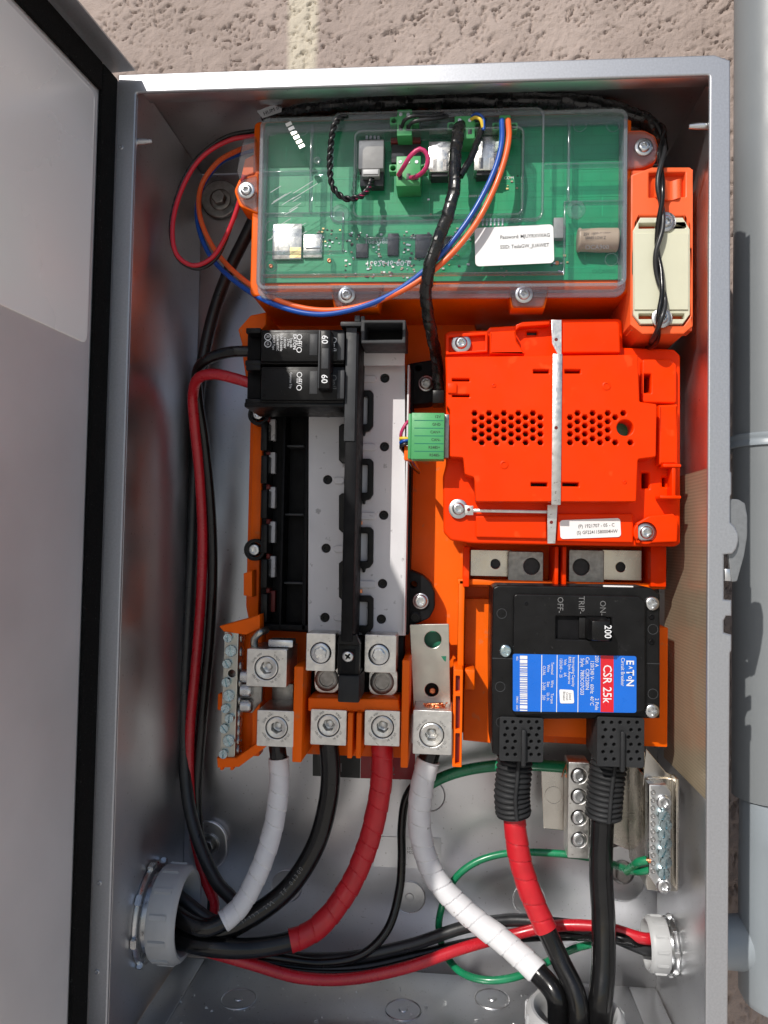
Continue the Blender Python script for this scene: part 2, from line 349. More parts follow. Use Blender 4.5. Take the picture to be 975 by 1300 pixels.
# stucco wall, its knocked-down skin as real relief where the photograph shows it
def stucco_material():
    mt = bpy.data.materials.new('stucco'); mt.use_nodes = True; n = mt.node_tree; L = n.links; b = n.nodes['Principled BSDF']
    b.inputs['Roughness'].default_value = .85; b.inputs['Specular IOR Level'].default_value = .25
    geo = n.nodes.new('ShaderNodeNewGeometry')
    nz = n.nodes.new('ShaderNodeTexNoise'); nz.inputs['Scale'].default_value = 14; nz.inputs['Detail'].default_value = 6; L.new(geo.outputs['Position'], nz.inputs['Vector'])
    cr = n.nodes.new('ShaderNodeValToRGB'); cr.color_ramp.elements[0].color = (.298, .240, .215, 1); cr.color_ramp.elements[1].color = (.385, .315, .283, 1)
    cr.color_ramp.elements[0].position = .3; cr.color_ramp.elements[1].position = .7; L.new(nz.outputs['Fac'], cr.inputs[0])
    # one paler stripe running up the wall above the enclosure
    sp = n.nodes.new('ShaderNodeSeparateXYZ'); L.new(geo.outputs['Position'], sp.inputs[0])
    wob = n.nodes.new('ShaderNodeMath'); wob.operation = 'MULTIPLY_ADD'; wob.inputs[1].default_value = .010; L.new(nz.outputs['Fac'], wob.inputs[0]); L.new(sp.outputs['X'], wob.inputs[2])
    a = at(384, 40, WALL_Y).x
    ab = n.nodes.new('ShaderNodeMath'); ab.operation = 'SUBTRACT'; ab.inputs[1].default_value = a+.005; L.new(wob.outputs[0], ab.inputs[0])
    ab2 = n.nodes.new('ShaderNodeMath'); ab2.operation = 'ABSOLUTE'; L.new(ab.outputs[0], ab2.inputs[0])
    mr = n.nodes.new('ShaderNodeMapRange'); mr.inputs['From Min'].default_value = .0105; mr.inputs['From Max'].default_value = .0155; mr.inputs['To Min'].default_value = 1; mr.inputs['To Max'].default_value = 0
    L.new(ab2.outputs[0], mr.inputs['Value'])
    mx = n.nodes.new('ShaderNodeMix'); mx.data_type = 'RGBA'; mx.inputs['B'].default_value = (.52, .47, .38, 1)
    fm = n.nodes.new('ShaderNodeMath'); fm.operation = 'MULTIPLY'; fm.inputs[1].default_value = .9; L.new(mr.outputs[0], fm.inputs[0])
    L.new(fm.outputs[0], mx.inputs['Factor']); L.new(cr.outputs[0], mx.inputs['A']); L.new(mx.outputs['Result'], b.inputs['Base Color'])
    nb = n.nodes.new('ShaderNodeTexNoise'); nb.inputs['Scale'].default_value = 700; nb.inputs['Detail'].default_value = 5; L.new(geo.outputs['Position'], nb.inputs['Vector'])
    bp = n.nodes.new('ShaderNodeBump'); bp.inputs['Strength'].default_value = .6; bp.inputs['Distance'].default_value = .0014
    L.new(nb.outputs['Fac'], bp.inputs['Height']); L.new(bp.outputs[0], b.inputs['Normal'])
    MATS['stucco'] = mt
stucco_material()
def sm(a, b, v):
    t = max(0., min(1., (v-a)/(b-a))); return t*t*(3-2*t)
def relief(x, z):
    p = Vector((x*112, 3.1, z*132)); q = p*.42+Vector((9, 0, 4))
    wv = noise.noise(p*.7)*1.1+noise.noise(p*3.3)*.30
    a = noise.noise(p+Vector((wv, 0, wv*.7))); gate = sm(-.30, .05, noise.noise(q))
    crev = (1-sm(.02, .12, abs(a+.06)))*gate*sm(-.28, .06, noise.noise(p*1.3+Vector((3, 5, 1))))
    a2 = noise.noise(p*1.7+Vector((wv, 11, 2)))
    crev2 = (1-sm(.0, .07, abs(a2)))*sm(-.08, .15, noise.noise(q*1.7+Vector((0, 7, 0))))
    return .0005*sm(-.12, .12, a)+.0008*noise.noise(p*.3)+.0004*noise.noise(p*4.1)-.0027*crev-.0015*crev2
def grid(parts):
    out = []
    for a, b, s in parts:
        k = max(1, round((b-a)/s)); out += [a+(b-a)*i/k for i in range(k)]
    return out+[parts[-1][1]]
gx = grid([(-4, -.7, .4), (-.7, -.50, .008), (-.50, -.30, .003), (-.30, .38, .0013), (.38, .62, .003), (.62, .8, .008), (.8, 4, .4)])
gz = grid([(-ZO, -.7, .2), (-.7, -.6, .008), (-.6, .27, .0026), (.27, .54, .0013), (.54, .74, .003), (.74, .85, .008), (.85, 1.9, .3)])
V = []
for z in gz:
    for x in gx:
        vis = -.6 < x < .7 and -.7 < z < .8 and not (abs(x) < .185 and abs(z) < .32)
        V.append((x, WALL_Y-(relief(x, z) if vis else 0), z+ZO))
nx = len(gx); F = [(j*nx+i, j*nx+i+1, (j+1)*nx+i+1, (j+1)*nx+i) for j in range(len(gz)-1) for i in range(nx-1)]
o = mk('stucco_wall', V, F, 'stucco', None, 80); tag(o, 'tan knockdown stucco house wall behind the enclosure', 'wall')
del V, F

# ------------------------------------------------------------------ the enclosure
E_ = thing('electrical_enclosure', 'open galvanised steel electrical enclosure mounted on the stucco wall', 'enclosure', (0, .07, ZO-ZT-.013))
def eb(name, x0, x1, y0, y1, z0, z1, mt='galvanised', bev=.0006, par=None): return wbox(name, x0, x1, y0, y1, z0+ZO, z1+ZO, mt, par or E_, bev)
rs = [(927.5, 598), (929, 600), (929, 627), (927.5, 630), (927.5, 663), (933, 668), (937.5, 677), (938, 686), (935, 697), (930, 703), (919, 704), (919, 761), (929, 762), (929, 782),
      (922, 782), (918.5, 789), (919, 803), (929, 806), (929, 826), (927, 829)]
OX, OZ = XI+RIM, ZT+RIM
out = [(-OX, OZ+ZO), (-OX, -OZ+ZO), (OX, -OZ+ZO)]+[(max(p[0], .19), p[1]) for p in xz(rs[::-1], 0)]+[(OX, OZ-.004+ZO), (OX-.010, OZ+ZO)]
wplate('front_rim', out, 0, .003, 'rim_paint', E_, [rrect(-XI, XI, -ZT+ZO, ZT+ZO, .0015)], .0010, 2)
eb('back_panel', -.2045, .2045, D, D+.003, -ZT-.0125, ZT+.0125)
eb('side_wall', -XI-.011, -XI, .0031, D-.0002, -ZT-.009, ZT+.0108)
eb('side_wall', XR, XR+.004, .0031, D-.0002, -ZT-.009, ZT+.0108)
eb('top_wall', -.2035, .2035, .0032, D-.0003, ZT+.0111, ZT+.0128)
eb('floor_panel', -XI+.0003, XR-.0003, .0032, D-.0004, -ZT-.003, -ZT)
eb('rim_flange', -XI+.004, XR-.003, .0032, .0145, ZT+.0004, ZT+.0018)
for xf in (-XI+.0115, XR-.0115): eb('floor_flange', xf-.0105, xf+.0105, .014, D-.004, -ZT+.0001, -ZT+.0014)
wall_stud = lambda px, py, y, s: tube('wall_stud', [at(px, py, y)+Vector((s*t, 0, 0)) for t in (-.002, 0, .006, .0115, .0123)], .0022, 'zinc', E_, 12, lambda q, a: 1 if q < .0125 else .7)
wall_stud(172, 180, .006, 1); wall_stud(899, 160, .006, -1)
for px, py in ((153.7, 187), (126, 1121), (123, 1234)): screw(px, py, 0, E_, .0017, '', 'rim_paint', 'rivet', .0007)
# knockouts: pressed circles with a small centre dimple
def knockout(v, r, axis):
    k = f'ko{r:.4f}'; me = lathe(k, [(r, -.0002, ''), (r, .0005, ''), (r-.0004, .0007, ''), (r-.0009, .0005, ''), (r-.0012, .00008, ''), (.0035, .00008, ''), (.003, .0008, ''), (.0012, .0009, '')], 40)
    link('knockout', me, 'galvanised', E_, v, axis)
for px, py in ((303, 1268), (512, 1282), (625, 1268)):
    d = FW+RT*((px-487.5)/FPX)-UP*((py-650)/FPX); knockout(CAM+d*((ZO-ZT-CAM.z)/d.z), .0138, (R(-90), 0, 0))
for px, py, r in ((364, 1125, .0135), (520, 1139, .0135), (672, 1142, .0135), (545, 1010, .0135)): knockout(at(px, py, D), r, None)
# dimpled mounting bolts through the back panel
def mount(px, py, tall, mt='galvanised'):
    x, z = at(px, py, D).x, at(px, py, D).z
    pl = [(x+.017*math.cos(t), z+.017*math.sin(t)+(tall if math.sin(t) > 0 else -tall)) for t in [2*math.pi*i/28 for i in range(28)]]
    b = wplate('mounting_pad', pl, D-.0035, D-.0002, mt, E_, (), .0030, 4)
    screw(px, py, D-.0035, b, .0062, 'bolt', 'dark_steel', 'mounting_bolt', .008)
mount(265, 1072, .004); mount(280, 254, .0, 'dark_steel'); mount(790, 1107, .006)  # upper-left pad given dark metal for the shade lying on it
# latch hook on the outside of the rim
lt = plate('latch_hook', [(924, 633), (938, 634), (946, 639), (949, 655), (949, 680), (945, 705), (936, 738), (929, 739), (924, 700)], .004, .007, 'latch_metal', E_, (), .0006, .0006)
box('hinge_pin', (920, 722, 929, 738), .0045, .012, 'galvanised', lt)
# door, swung fully open to the left
dr = wbox('door', -.2265, -.2085, -.412, -.0015, ZO-.3436, ZO+.3436, 'door_metal', E_, .0015)
DX = -.2084
eb('hinge_strip', -.2250, -.2058, -.0012, .0040, -.340, .340, 'rim_paint', .0008)
eb('skirt', -.2082, -.1905, -.411, -.0042, .3421, .3437, 'rim_paint', .0006, dr)
eb('skirt', -.2082, -.1905, -.411, -.0042, -.3437, -.3421, 'rim_paint', .0006, dr)
eb('skirt', -.2082, -.1905, -.4125, -.4110, -.3420, .3420, 'rim_paint', .0006, dr)
for z0, z1, y0, y1 in ((-.340, .340, -.0195, -.0004), (-.340, .340, -.410, -.388), (.321, .340, -.3878, -.0197), (-.340, -.321, -.3878, -.0197)):
    eb('gasket', DX, -.2053, y0, y1, z0, z1, 'foam', .001, dr)
def side_plate(name, y0, y1, z0, z1, x0, x1, rad, mt, parent):
    o = rrect(y0, y1, z0, z1, rad); n = len(o); V = [(x0, a, b) for a, b in o]+[(x1-.0004, a, b) for a, b in o]
    iy = [(a+(.0005 if a < (y0+y1)/2 else -.0005), b+(.0005 if b < (z0+z1)/2 else -.0005)) for a, b in o]; V += [(x1, a, b) for a, b in iy]
    F = [(i, (i+1) % n, n+(i+1) % n, n+i) for i in range(n)]+[(n+i, n+(i+1) % n, 2*n+(i+1) % n, 2*n+i) for i in range(n)]+[[2*n+i for i in range(n)]]
    return mk(name, V, F, mt, parent, 30)
ln = side_plate('door_liner', -.383, -.0255, ZO+.1485, ZO+.3155, DX, -.2066, .005, 'door_liner', dr)
side_plate('door_backing', -.386, -.0215, ZO-.319, ZO+.3190, DX, -.2073, .004, 'door_metal', dr)

TH = R(-5.4); Hp = Vector((-.2055, 0, 0)); dc = Vector(dr.location)+Vector(E_.location)
dr.location = Matrix.Rotation(TH, 3, 'Z') @ (dc-Hp)+Hp-Vector(E_.location); dr.rotation_euler = (0, 0, TH)
# ------------------------------------------------------------------ conduit, strap and fitting on the wall to the right
pc = thing('conduit', 'grey plastic conduit pipe running up the wall beside the enclosure', 'conduit', (.27, .112, ZO-.3))
def vtube(name, x, y, zs, mt, parent, n=40):
    V, F = [], []
    for z, r in zs:
        for k in range(n): V.append((x+r*math.cos(2*math.pi*k/n), y+r*math.sin(2*math.pi*k/n), z+ZO))
    for i in range(len(zs)-1):
        for k in range(n): a, b = i*n+k, i*n+(k+1) % n; F.append((a, b, b+n, a+n))
    F.append(list(range(n))[::-1]); F.append([(len(zs)-1)*n+k for k in range(n)])
    return mk(name, V, F, mt, parent)
PY, PR = .112, .0265; PX = at(938, 300, .104).x+PR
vtube('pipe', PX, PY, [(-.165, PR), (1.2, PR)], 'pvc', pc)
st = thing('conduit_strap', 'light grey conduit strap holding the pipe to the wall', 'strap', (PX, PY, ZO+.107))
vtube('band', PX, PY, [(.1005, PR+.0005), (.1008, PR+.002), (.1035, PR+.0021), (.1045, PR+.0014), (.1065, PR+.0014), (.1075, PR+.0021), (.110, PR+.002), (.1105, PR+.0005)], 'pvc_fitting', st)
wbox('arm', PX-PR-.022, PX-PR*.55, PY+.006, WALL_Y-.002, ZO+.1005, ZO+.1105, 'pvc_fitting', st, .002)
fit = thing('conduit_elbow', 'pale grey conduit elbow fitting under the pipe', 'fitting', (PX, PY, ZO-.33))
FX = PX+.0065
vtube('hub', FX, PY-.004, [(-.318, .019), (-.316, .026), (-.310, .0290), (-.225, .0292), (-.205, .0290), (-.195, .0288), (-.1680, .0286), (-.1660, .0278)], 'pvc_fitting', fit)
side = tube('side_hub', [Vector((x, y, at(852, 1203, .097).z)) for x, y in ((.2036, .098), (.208, .099), (.222, .104), (.238, .110), (.252, .112), (.268, .112))], .0185, 'pvc_fitting', fit, 28, lambda s, a: 1 if s < .045 else 1+min(.15, (s-.045)*12))
wbox('cover_plate', FX-.019, FX+.019, PY-.0365, PY-.0315, ZO-.290, ZO-.190, 'pvc_fitting', fit, .002)

# ================================================================== ORANGE MOUNTING BASE
ob = thing('mounting_base', 'large orange plastic mounting base fixed to the enclosure back', 'base', (0.03, .13, ZO-.2))
YB = .124
hb = [hole(549.4, 812, YB, .0075)]
plate('base_plate', [(318, 400), (600, 400), (640, 560), (826, 560), (826, 945), (790, 948), (640, 940), (585, 930), (520, 905), (330, 905), (318, 800), (312, 770), (318, 520), (306, 440)], YB, YB+.004, 'orange_base', ob, (), .001, .003)
# upper-left claw round the small breaker
plate('claw', [(302, 418), (318, 400), (338, 396), (338, 412), (322, 430), (322, 452), (308, 440)], .072, YB, 'orange_base', ob, (), .001, .001)
plate('side_rib', [(309, 728), (320, 724), (320, 758), (309, 756)], .094, YB, 'orange_base', ob, (), .0008)
box('side_rib', (318, 520, 331, 800), .108, YB-.0002, 'orange_base', ob, .0012)
# raised surround of the busbar tabs and the breaker cradle
box('busbar_tray', (590, 690, 832, 748), .114, YB-.0003, 'orange_base', ob, .001)
box('divider', (704, 694, 709, 748), .078, .1138, 'orange_cover', ob, .0006); box('divider', (714, 694, 719, 748), .078, .1138, 'orange_cover', ob, .0006)
box('tray_wall', (588, 694, 596, 745), .086, .1138, 'orange_cover', ob, .0006); box('tray_wall', (826, 694, 846, 745), .086, .1138, 'orange_cover', ob, .0006)
box('tray_wall', (581, 738, 845, 745), .092, .1137, 'orange_base', ob, .0006)
box('cradle_wall', (581, 736, 589, 908), .092, YB-.0004, 'orange_base', ob, .001)
plate('cradle_floor', [(590, 760), (635, 760), (635, 945), (588, 940)], .112, YB-.0005, 'orange_base', ob, (), .001)
box('cradle_foot', (801, 796, 848, 948), .079, YB-.0002, 'orange_base', ob, .001)
box('cradle_foot', (684, 905, 760, 936), .094, YB-.0003, 'orange_base', ob, .001)
box('clip_block', (590, 850, 603, 876), .088, .1118, 'orange_base', ob, .0012)
rplate('slotted_rib', (575, 850, 587, 974), .070, YB-.0006, 'orange_base', ob, .0008, [hrect((578.5, 884, 583.8, 926), .070), hrect((578, 931, 583.5, 970), .070), hrect((578.5, 858, 583.8, 878), .070)], .0005)
box('slot_floor', (576, 851, 586.6, 972), .0745, .0785, 'dark_red', ob, .0003)
# terminal partitions at the foot
def fin(r, y0, y1=YB): return box('partition', r, y0, y1, 'orange_base', ob, .0008)
fin((372, 846, 384, 968), .066); fin((509.5, 838, 519, 975), .066); fin((441, 905, 447.5, 963), .068); fin((452, 905, 458.5, 963), .068)
plate('cross_bar', [(391, 886), (506, 888), (508, 904), (391, 903)], .073, YB-.0012, 'orange_base', ob, (), .001, .001)
box('cross_floor', (385, 905, 510, 960), .110, YB-.0014, 'orange_base', ob, .001)
# bracket carrying the neutral bar
plate('bar_bracket', [(278, 795), (318, 784), (330, 780), (330, 798), (312, 806), (284, 802)], .073, .086, 'orange_base', ob, (), .0008)
box('bar_bracket', (303, 800, 331, 960), .094, .108, 'orange_base', ob, .001)
plate('bar_bracket', [(275, 962), (300, 962), (334, 938), (338, 948), (303, 974), (276, 975)], .072, .090, 'orange_base', ob, (), .0008)
for px in (279, 292): box('peg', (px, 973, px+4, 978), .074, .080, 'orange_base', ob, .0006)
plate('bar_bracket', [(320, 905), (330, 893), (330, 945), (320, 950)], .080, .1, 'orange_base', ob, (), .0006)
box('peg', (276, 881, 285, 902), .086, .094, 'orange_base', ob, .001)

# ================================================================== CONTROL UNIT (clear cover over the circuit board)
cu_ = thing('control_unit', 'orange control unit with clear cover over a green circuit board', 'control unit', (.03, .1, ZO+.2))
YC, YL, YP = .024, .042, .047
hs = rplate('housing', (320, 148, 801, 374), .0445, D-.004, 'orange_base', cu_, .004, (), .0012, 2)
pcb = rplate('circuit_board', (334, 150, 791, 357), YP-.004, YP-.0026, 'pcb', cu_, .002, [], .0002)
YQ = YP-.004
x0, x1, z0, z1 = rect((327, 142, 797, 364), YC)
win = hrect((450, 166, 664, 276), YC, .004)
cv = wplate('clear_cover', rrect(x0, x1, z0, z1, .006), YC, YC+.0018, 'clear_plastic', cu_, [win], .0007, 2)
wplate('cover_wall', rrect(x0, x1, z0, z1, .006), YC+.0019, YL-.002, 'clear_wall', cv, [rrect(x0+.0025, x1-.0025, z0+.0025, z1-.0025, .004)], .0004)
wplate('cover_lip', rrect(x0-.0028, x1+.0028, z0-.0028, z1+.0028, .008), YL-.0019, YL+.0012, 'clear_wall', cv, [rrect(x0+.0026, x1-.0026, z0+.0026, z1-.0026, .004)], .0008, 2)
a0, a1, b0, b1 = rect((452, 168, 662, 274), YC)
wplate('window_rim', rrect(a0-.0016, a1+.0016, b0-.0016, b1+.0016, .005), YC-.003, YC+.012, 'clear_edge', cv, [rrect(a0, a1, b0, b1, .004)], .0006, 2)
a0, a1, b0, b1 = rect((420, 139, 691, 281), YC-.004)
wplate('window_collar', rrect(a0, a1, b0, b1, .006), YC-.0042, YC-.0001, 'clear_edge', cv, [rrect(a0+.0016, a1-.0016, b0+.0016, b1-.0016, .005)], .0007, 2)
for r in ((393, 156, 396, 268), (721, 152, 724, 254), (333, 216, 420, 218.5), (692, 206, 793, 208.5), (334, 269, 436, 271), (716, 254, 794, 256), (434, 270, 436, 318), (716, 256, 718, 346), (336, 318, 436, 319.5), (406, 300, 408, 318), (462, 300, 600, 301.5), (332, 346, 716, 347.5)):
    box('cover_rib', r, YC+.0019, YC+.0085, 'clear_edge', cv, .0004)
def boss(px, py, r, y=YC):
    me = lathe(f'boss{r}', [(r, 0, ''), (r, .0010, ''), (r*.9, .0016, ''), (r*.55, .0018, ''), (r*.5, .0008, ''), (r*.2, .0006, '')]); link('cover_boss', me, 'clear_edge', cv, at(px, py, y))
boss(731, 267, .0066); boss(432, 272, .0066); boss(403, 205, .0028)
for px, py in ((345, 165), (384, 165), (736, 160), (778, 160), (345, 288), (345, 338), (776, 330)):
    v = at(px, py, YC+.004); wplate('ejector_ring', circ(v.x, v.z, .0045), YC+.003, YC+.0038, 'clear_edge', cv, [circ(v.x, v.z, .0041)], .0001)
def ear(pts, sx, sy, y=YL-.004):
    plate('cover_ear', pts, y, y+.004, 'clear_edge', cv, (), .001, .002); screw(sx, sy, y, cu_, .0042, 'torx', 'zinc', h=.0030, washer=.0062)
ear([(420, 362), (485, 362), (478, 389), (426, 389)], 440, 375); ear([(646, 362), (697, 362), (690, 389), (651, 389)], 665, 374)
ear([(797, 167), (818, 166), (831, 173), (836, 188), (832, 203), (818, 210), (797, 213)], 817, 187); ear([(326, 222), (306, 228), (299, 242), (306, 258), (326, 268)], 313, 242)
plate('orange_ear', [(795, 165), (818, 165), (832, 172), (837, 188), (833, 205), (816, 213), (795, 216)], YL+.0012, .065, 'orange_pad', cu_, (), .001, .002)
plate('orange_ear', [(328, 218), (304, 226), (297, 242), (304, 262), (328, 272)], YL+.0012, .065, 'orange_base', cu_, (), .001, .002)
plate('orange_ear', [(418, 360), (487, 360), (480, 391), (424, 391)], YL+.0005, .06, 'orange_base', cu_, (), .001, .001)
plate('orange_ear', [(644, 360), (699, 360), (692, 391), (649, 391)], YL+.0005, .06, 'orange_base', cu_, (), .001, .001)
plate('wire_clamp', [(308, 176), (324, 172), (326, 218), (304, 228), (300, 218)], .036, .054, 'clear_edge', cu_, (), .001, .001)
plate('clamp_insert', [(311, 202), (322, 196), (322, 220), (306, 224)], .042, .050, 'orange_base', cu_, (), .0006)
# components on the board
def comp(name, r, h, mt, bev=.0004): return box(name, r, YQ-h, YQ-.0001, mt, pcb, bev)
wm_ = comp('radio_module', (346, 284, 383, 329), .003, 'silver_can'); text('CE', 357, 321, YQ-.0031, .0040, wm_, 'ink_white', 0); box('gold_patch', (368, 314, 382, 327), YQ-.00315, YQ-.0031, 'gold', wm_, 0)
comp('card_holder', (385, 297, 409, 327), .0022, 'silver_can'); box('card_latch', (388, 312, 406, 315), YQ-.003, YQ-.0023, 'zinc', pcb, .0002)
comp('chip', (452, 309, 467, 327), .0018, 'chip'); comp('chip', (492, 296, 506, 324), .0018, 'chip'); comp('chip', (527, 297, 548, 327), .0018, 'chip'); comp('chip', (557, 300, 573, 326), .0018, 'chip')
comp('relay', (703, 276, 715, 302), .006, 'jack_grey'); comp('terminal_pin', (368, 168, 372, 170), .002, 'zinc')
for i in range(130):
    px, py = random.uniform(436, 545), random.uniform(292, 352)
    if 448 < px < 471 and 305 < py < 330 or 488 < px < 510 and 292 < py < 328: continue
    s = random.uniform(1.0, 2.2); comp('surface_component', (px, py, px+s*1.5, py+s), .0008, random.choice(['zinc', 'capacitor', 'chip', 'silver_can']), 0)
for i in range(36):
    px, py = random.choice([(random.uniform(560, 602), random.uniform(285, 340)), (random.uniform(400, 432), random.uniform(288, 312)), (random.uniform(500, 640), random.uniform(226, 272)), (random.uniform(640, 660), random.uniform(215, 270))])
    s = random.uniform(1.0, 2.0); comp('surface_component', (px, py, px+s*1.5, py+s), .0008, random.choice(['zinc', 'capacitor', 'chip', 'gold']), 0)
mat('pcb_trace', (.016, .36, .16), .35, 0, .05); mat('silkscreen', (.42, .55, .48), .5, 0, .05)
for i in range(46):
    px, py = random.uniform(340, 780), random.uniform(160, 345); hz = random.random() < .5; l_ = random.uniform(12, 60)
    box('trace', (px, py, min(788, px+(l_ if hz else .9)), min(352, py+(.9 if hz else l_*.6))), YQ-.00012, YQ+.0002, 'pcb_trace', pcb, 0)
for i in range(60):
    px, py = random.uniform(560, 720), random.uniform(284, 350); q_ = random.uniform(1.0, 2.4)
    comp('surface_component', (px, py, px+q_*1.6, py+q_), .0009, random.choice(['zinc', 'capacitor', 'chip', 'silver_can', 'gold']), 0)
for r in ((342, 172, 388, 212), (348, 222, 388, 262), (400, 172, 416, 262), (728, 160, 786, 202), (728, 214, 786, 250), (670, 160, 716, 250)):
    x0_, x1_, z0_, z1_ = rect(r, YQ); wplate('copper_pour', rrect(x0_, x1_, z0_, z1_, .001), YQ-.0002, YQ+.0001, 'pcb', pcb, [rrect(x0_+.0005, x1_-.0005, z0_+.0005, z1_-.0005, .0008)], .00004)
for px, py in ((344, 338), (418, 331), (707, 334)): screw(px, py, YQ, pcb, .0016, '', 'copper', 'rivet', .0008)
text('1662646-00-B', 493, 334, YQ-.0002, .0042, pcb, 'ink_white', 180, -1); text('1099289', 478, 306, YQ-.0002, .0036, pcb, 'ink_white', 180, -1)
text('COM', 646, 226, YQ-.0002, .0022, pcb, 'ink_white'); text('T', 521, 246, YQ-.0002, .0050, pcb, 'ink_white', 0, 1.1, name='emblem', bold=.03); text('00089 00', 603, 249, YQ-.0002, .0017, pcb, 'ink_white')
cx0 = at(733, 305, YQ-.006); cx1 = at(784, 305, YQ-.006)
cap = tube('capacitor', [cx0+(cx1-cx0)*t for t in (0, .02, .06, .1, .5, .9, .94, .98, 1)], .0082, 'capacitor', pcb, 28, lambda s, a: .9 if s < .0003 or s > (cx1-cx0).length-.0003 else (.93 if .002 < s < .0035 else 1))
text('OCA900', 758, 314, YQ-.0146, .0032, cap, 'ink_grey'); text('25V  1000uF 105C', 758, 297, YQ-.0140, .0022, cap, 'ink', 0, .8)
text('SERIES LOW Z', 756, 302, YQ-.0142, .0020, cap, 'ink', 0, .8)
for i in range(6): comp('solder_tab', (612+i*5, 277, 614+i*5, 286), .0012, 'ink_white', 0)
# sockets and plugs in the cover window
def jack(r, h):
    j = comp('network_jack', r, h, 'jack_metal', .0005); y = YQ-h
    w = r[2]-r[0]
    for f in (.2, .62): box('spring_slot', (r[0]+w*f, r[3]-16, r[0]+w*(f+.16), r[3]-2), y-.0002, y+.0002, 'dark_steel', j, 0)
    box('jack_mouth', (r[0]+3, r[3]+.2, r[2]-3, r[3]+6), y+.002, YQ-.0003, 'chip', j, .0002)
jack((544, 179, 573, 218), .0125); jack((602, 173, 634, 216), .0125)
pj = comp('phone_jack', (455, 177, 487, 214), .0140, 'jack_grey', .0006); box('jack_latch', (459, 214, 482, 224), YQ-.0135, YQ-.004, 'jack_grey', pj, .0006); box('jack_mouth', (457, 214.5, 487, 236), YQ-.0085, YQ-.0002, 'grey_plastic', pj, .0004)
for i in range(4): box('contact_pin', (464+i*5, 172, 467+i*5, 176.5), YQ-.004, YQ-.001, 'ink_white', pj, .0002)
box('latch_face', (461, 215, 480, 221), YQ-.0142, YQ-.0136, 'label_grey', pj, .0003)
comp('socket_block', (497, 182, 534, 206), .007, 'grey_plastic'); comp('socket_shroud', (496, 174, 534, 181), .009, 'dark_red')
def plug(r, h, nport, ears=True, flip=False):
    p = comp('terminal_plug', r, h, 'plug_green', .0005); y = YQ-h; w = r[2]-r[0]; hh = r[3]-r[1]
    for s in (0, 1):
        if not ears: break
        q = (r[0]-9 if s == 0 else r[2]-1, r[1]+hh*.28, r[0]+1 if s == 0 else r[2]+9, r[1]+hh*.28+9.5)
        e = rplate('screw_ear', q, y+.001, y+.008, 'plug_green', p, .0008, [hole((q[0]+q[2])/2, (q[1]+q[3])/2, y+.001, .0019)], .0003)
        box('ear_floor', (q[0]+.8, q[1]+.8, q[2]-.8, q[3]-.8), y+.0065, y+.0075, 'chip', p, 0)
    for i in range(nport):
        px = r[0]+w*(i+.5)/nport; box('port', (px-2.6, r[3]-hh*.42, px+2.6, r[3]-hh*.20), y-.0002, y+.0004, 'chip', p, .0001)
        screw(px, r[1]+hh*.2, y, p, .0013, 'slot', 'zinc', 'terminal_screw', .0004)
    return p
plug((504, 139, 523, 172), .020, 2); plug((503, 198, 534, 236), .018, 3); plug((577, 147, 603, 176), .0195, 2); plug((634, 146, 648, 180), .0195, 2)
# pale scratch strokes laid on the clear cover as its bright glints
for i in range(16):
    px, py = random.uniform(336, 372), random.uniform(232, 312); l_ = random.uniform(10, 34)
    plate('scratch_glint', [(px, py), (px+l_, py-l_*.62), (px+l_+.3, py-l_*.62+.5), (px+.3, py+.6)], YC-.00015, YC-.00002, 'glint_haze', cv, (), .00001)
# printed label on the cover
def label(r, rot, y, parent, mt='label_white', rad=.002, name='label'):
    x0, x1, z0, z1 = rect(r, y); cx, cz = (x0+x1)/2, (z0+z1)/2; c, s = math.cos(R(rot)), math.sin(R(rot))
    o = [(cx+(a-cx)*c-(b-cz)*s, cz+(a-cx)*s+(b-cz)*c) for a, b in rrect(x0, x1, z0, z1, rad)]
    return wplate(name, o, y, y+.00025, mt, parent, (), .00005)
lb = label((603, 287, 703, 336), 2.0, YC-.0004, cu_, rad=.0028)
text('Password: MJUYRXVXAG', 666.5, 300, YC-.00055, .0026, lb, 'ink', 2, .88, bold=.008); text('SSID: TeslaGW_JUAWET', 666, 312.5, YC-.00055, .0026, lb, 'ink', 2, .88, bold=.008)
# curled paper tags at the upper left
plate('paper_tag', [(326, 141), (346, 133), (358, 136), (357, 142), (333, 150)], .040, .0403, 'label_grey', cu_, (), .00005); text('HUM IN', 346, 140, .0397, .0030, cu_, 'ink', 22)
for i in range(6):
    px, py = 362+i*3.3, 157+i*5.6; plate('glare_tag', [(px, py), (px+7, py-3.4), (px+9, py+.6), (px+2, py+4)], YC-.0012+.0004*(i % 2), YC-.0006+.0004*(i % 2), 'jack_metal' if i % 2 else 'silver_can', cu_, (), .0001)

# ================================================================== ANTENNA MODULE (cream pad in an orange holder)
an = thing('antenna_module', 'cream antenna pad screwed into an orange holder beside the control unit', 'antenna', (.178, .1, ZO+.15))
YA = .034
plate('holder', [(801, 222), (828, 212), (876, 212), (880, 216), (880, 414), (868, 424), (815, 424), (800, 412)], YA, .130, 'orange_pad', an, [xz([(803, 292), (812, 274), (868, 274), (877, 290), (877, 400), (868, 413), (812, 413), (803, 400)], YA), hrect((824, 219, 870, 250), YA)], .0010, 0)
box('holder_floor', (801, 216, 879, 420), YA+.006, YA+.020, 'orange_pad', an, 0)
plate('cream_pad', [(804, 292), (813, 276), (867, 276), (876, 291), (876, 399), (867, 411), (813, 411), (804, 399)], YA-.002, YA+.0055, 'pad_cream', an, [hrect((811, 283, 834, 290), YA-.002), hrect((852, 283, 870, 290), YA-.002), hrect((811, 398, 832, 405), YA-.002), hrect((852, 398, 869, 405), YA-.002)], .0006)
